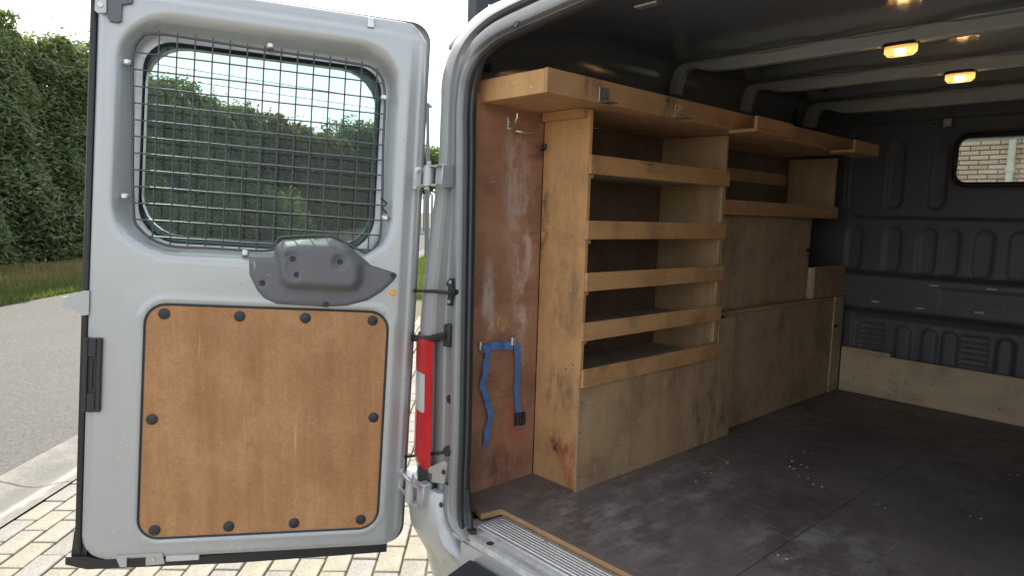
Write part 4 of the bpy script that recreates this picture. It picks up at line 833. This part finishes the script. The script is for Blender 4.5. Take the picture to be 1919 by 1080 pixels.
# side lining beside the door, with hook
b = B(); b.box(-.215, -.2, -.062, .272, .0, 1.262, .001); sl = b.build('side_lining', 'ply_red', van)
b = B(); b.box(-.2, -.196, .108, .132, 1.165, 1.205, .001); b.build('coat_hook', 'galv', sl)
for pts in ([(-.196, .12, 1.172), (-.175, .125, 1.160), (-.16, .15, 1.158), (-.155, .175, 1.165), (-.152, .19, 1.178)], [(-.196, .115, 1.19), (-.165, .108, 1.185), (-.15, .104, 1.20), (-.148, .103, 1.21)]): b = B(); b.tube(pts, .0045, 8); b.build('hook_arm', 'chrome', sl, True)
for (y, z) in ((.06, 1.0), (.15, .8), (.05, .3), (.21, .4), (.12, .9)): b = B(); b.disc((-.2, y, z), (1, 0, 0), .003, .001, 8); b.build('lining_screw', 'galv', sl, True)

# ------------------------------------------------------------------ shelving
shv = thing('shelving_unit', (-.15, .7, 0), 'plywood shelving with five slatted shelves and a long top tray, behind the door pillar', 'shelves')
def board(name, x0, x1, y0, y1, z0, z1, mat, parent, bev=.0012): b = B(); b.box(x0, x1, y0, y1, z0, z1, bev); return b.build(name, mat, parent)
ep = board('end_panel', -.1995, -.001, .274, .289, .0005, 1.2315, 'ply_end', shv)
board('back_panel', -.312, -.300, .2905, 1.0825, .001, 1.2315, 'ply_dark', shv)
dv = board('divider', -.30, -.001, 1.083, 1.098, .001, 1.2315, 'ply_in', shv)
sb = [1.037, .830, .665, .506, .353]
for k, z in enumerate(sb):
    board('shelf', -.30, -.002, .2895, 1.0828, z - .002, z + .010, 'ply_shelf', shv)
    t_ = rng.normal() * .001; x0 = .0 if k < 4 else .006
    s_ = board('slat', x0, x0 + .012, .270 + rng.normal() * .003, 1.099 + rng.normal() * .004, z - .002 + t_, z + .057 + t_, 'ply_slat', shv)
    for y in (.281, 1.091): b = B(); b.disc((x0 + .012, y, z + .015), (1, 0, 0), .0028, .0008, 8); b.disc((x0 + .012, y, z + .042), (1, 0, 0), .0028, .0008, 8); b.build('slat_screw', 'galv', s_)
    if k < 4:
        board('batten', -.03, -.002, .2895, .302, z - .016, z - .0025, 'ply_slat', shv)
        z2 = sb[k + 1] + .058 if k < 3 else sb[4] + .058
        board('edge_batten', -.014, .0005, 1.070, 1.0825, z2, z - .004, 'ply_in', shv)
edge = [(1.229 + rng.normal() * .0022, .0 + k * .5 / 24) for k in range(1, 24)]
fpoly2 = [(.268, .0006), (1.229, .0006)] + edge + [(1.231, .504), (1.20, .506), (1.101, .505), (1.101, .36), (.268, .36)]
b = B(); b.prism(fpoly2, -.0005, .0055, 'x'); fpn = b.build('front_panel', 'ply_front', shv)
for (y, z) in ((.28, .05), (.28, .2), (.28, .3), (.6, .02), (.9, .02), (1.2, .05), (1.2, .45), (1.12, .48)): b = B(); b.disc((.0055, y, z), (1, 0, 0), .0028, .0008, 8); b.build('panel_screw', 'rubber', fpn)
for (x, z) in ((-.03, 1.16), (-.03, .42), (-.06, .40), (-.035, .78), (-.05, .95), (-.02, 1.02), (-.12, 1.05)): b = B(); b.disc((x, .274, z), (0, -1, 0), .0045, .0012, 10); b.build('panel_screw', 'galv', ep)
for (x, z) in ((-.055, .84), (-.06, .655)): b = B(); b.tube([(x, .274, z), (x + .004, .262, z - .002), (x + .006, .256, z - .003)], .003, 6); b.build('protruding_nail', 'chrome', ep)
b = B(); b.box(-.198, -.185, .262, .274, 1.115, 1.135, .002); b.tube([(-.19, .262, 1.118), (-.182, .245, 1.113), (-.168, .243, 1.118), (-.16, .248, 1.126)], .004, 6); b.build('small_hook', 'black', ep)
# long top tray
board('tray_front', .0704, .0824, -.004, 2.10, 1.234, 1.301, 'ply_top', shv)
board('tray_end', -.215, .0702, -.004, .008, 1.234, 1.2995, 'ply_end', shv)
board('tray_bottom', -.30, .070, .0083, 2.10, 1.2345, 1.246, 'ply_top', shv)
for (y0, y1) in ((.946, 1.222), (1.83, 2.108)):
    board('ledge', .0828, .193, y0, y1, 1.2195, 1.2315, 'ply_top', shv); board('lip', .181, .1932, y0 + .0005, y1 - .0005, 1.2319, 1.2735, 'ply_top', shv)
board('tray_cleat', -.19, -.01, .252, .2735, 1.205, 1.2335, 'ply_slat', shv)
for y in (.234, .621):
    b = B(); b.box(.0826, .0846, y - .022, y + .022, 1.236, 1.280, .0006); b.box(.0826, .125, y - .022, y + .022, 1.2335, 1.2358, .0006); br_ = b.build('angle_bracket', 'galv', shv)
    for dy, dz in ((-.01, 1.268), (.008, 1.262), (-.004, 1.25), (.012, 1.25)): b = B(); b.disc((.0846, y + dy, dz), (1, 0, 0), .0032, .0005, 8, -.0003); b.build('bracket_hole', 'rubber', br_)
for z in (1.255, 1.275): b = B(); b.disc((.02 if z < 1.26 else -.05, -.004, z), (0, -1, 0), .0035, .001, 8); b.build('tray_screw', 'galv', shv)
# far cupboard
cup = thing('storage_cupboard', (-.15, 1.8, 0), 'plywood cupboard with flap doors and an open cubby, between shelving and bulkhead', 'cupboard')
lp = board('lower_flap', -.050, -.036, 1.2315, 2.315, .0008, .5035, 'ply_cup', cup)
pst = board('corner_post', -.052, -.030, 2.3165, 2.43, .0008, .515, 'ply_kick', cup)
board('cupboard_top', -.30, -.037, 1.1, 2.315, .5045, .5165, 'ply_in', cup)
ud = board('upper_flap', -.097, -.083, 1.099, 2.077, .5175, .9235, 'ply_cup', cup)
board('side_panel', -.30, -.0975, 2.062, 2.077, .5175, .9235, 'ply_in', cup)
board('cubby_shelf', -.30, -.050, 1.099, 2.28, .9245, .936, 'ply_in', cup)
board('cubby_slat', -.050, -.038, 1.1, 2.275, .925, .985, 'ply_top', cup)
board('cubby_end', -.30, -.051, 2.243, 2.256, .9365, 1.2335, 'ply_in', cup)
board('cubby_rail', -.298, -.286, 1.099, 2.2, 1.09, 1.15, 'ply_top', cup)
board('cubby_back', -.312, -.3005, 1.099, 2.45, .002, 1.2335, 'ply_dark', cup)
board('short_panel', -.060, -.047, 2.000 + .078, 2.455, .5175, .680, 'ply_cup', cup)
board('short_cleat', -.083, -.0605, 2.0785, 2.10, .5175, .675, 'ply_kick', cup)
for (x, y, z) in ((-.083, 2.05, .765), (-.083, 1.115, .765), (-.03, 2.33, .36)): b = B(); b.box(x, x + .006, y - .012, y + .022, z - .008, z + .008, .002); b.tube([(x + .006, y, z), (x + .012, y + .01, z), (x + .012, y + .025, z)], .003, 6); b.build('turn_latch', 'rubber', cup)
for (x, y, z) in ((-.03, 2.34, .1), (-.03, 2.34, .2), (-.03, 2.4, .15), (-.03, 2.36, .42)): b = B(); b.disc((x, y, z), (1, 0, 0), .003, .001, 8); b.build('post_screw', 'galv', pst)
# kick board on the bulkhead
kb = board('kick_board', -.025, 1.62, 2.434, 2.452, .0008, .220, 'ply_kick', None); tag(kb, 'low plywood kick board standing along the foot of the dark bulkhead', 'board')
board('cap_plank', -.02, .222, 2.425, 2.47, .2208, .242, 'ply_kick', kb)
for (x, z) in ((.05, .06), (.05, .08), (.26, .05), (.3, .1), (.12, .16), (.42, .12), (.7, .06), (.9, .15)): b = B(); b.disc((x, 2.434, z), (0, -1, 0), .0035, .0008, 8); b.build('board_screw', 'rubber', kb)

# ------------------------------------------------------------------ blue strap hanging on the lining
st = thing('tie_down_strap', (-.19, .09, .16), 'blue webbing strap with black cam buckle hanging on the reddish lining', 'strap')
def ribbon(name, pts, w, th=.0016):
    vs = []; fs = []
    for x, y, z, ty, tz in pts: vs += [(x, y - ty * w, z - tz * w), (x + th, y - ty * w, z - tz * w), (x + th, y + ty * w, z + tz * w), (x, y + ty * w, z + tz * w)]
    for i in range(len(pts) - 1): fs += [(i * 4 + k, i * 4 + (k + 1) % 4, i * 4 + 4 + (k + 1) % 4, i * 4 + 4 + k) for k in range(4)]
    fs += [(0, 1, 2, 3), tuple(len(pts) * 4 - 4 + k for k in range(4))]; b = B(); b.add(vs, fs); return b.build(name, 'blue', st, True)
ribbon('webbing', [(-.192 + .006 * math.sin(k * 1.4), .012 + k * .0135, .478 - .003 * math.sin(k * .9) - k * .0004, 0, 1) for k in range(11)], .013)
ribbon('webbing', [(-.188 + .010 * math.sin(k * .75 + .5) ** 2, .020 + .012 * math.sin(k * .55 + .4) + k * .0016, .488 - k * .0168, 1, .12 * math.sin(k * .5)) for k in range(21)], .012)
ribbon('webbing', [(-.186 + .006 * math.sin(k * .5), .162 + k * .0016, .480 - k * .0182, 1, 0) for k in range(15)], .0125)
b = B(); b.box(-.190, -.172, .166, .206, .196, .240, .003); b.box(-.172, -.166, .172, .200, .205, .226, .002); b.build('cam_buckle', 'black', st)
b = B(); b.tube([(-.176, .167, .198), (-.168, .186, .194), (-.176, .205, .198)], .003, 6); b.build('buckle_bar', 'galv', st, True)
for y in (.015, .150): b = B(); b.box(-.2, -.182, y - .010, y + .010, .470, .500, .003); b.disc((-.182, y, .487), (1, 0, 0), .006, .004, 10); b.build('strap_anchor', 'galv', st)

# ------------------------------------------------------------------ roof rack
rk = thing('roof_rack', (.68, .6, 1.6), 'black roof rack with upright post above the rear left pillar', 'roof rack')
b = B(); b.box(-.372, -.322, .075, .125, 1.40, 2.05, .004); b.build('post', 'rack', rk)
b = B(); b.tube([(-.345, .14, 1.72), (.3, .14, 1.73), (1.0, .14, 1.73), (1.71, .14, 1.72)], .02, 8); b.build('cross_bar', 'rack', rk, True)
b = B(); b.box(-.375, -.32, .06, .14, 1.36, 1.40, .004); b.build('foot_clamp', 'rack', rk)
b = B(); b.box(1.69, 1.74, .075, .125, 1.40, 2.05, .004); b.build('post', 'rack', rk)
for x in (-.347, 1.715): b = B(); b.tube([(x, .12, 1.603), (x, 2.4, 1.603)], .021, 8); b.build('side_rail', 'rack', rk, True); b = B(); b.box(x - .025, x + .025, 2.3, 2.35, 1.40, 2.0, .004); b.build('post', 'rack', rk)
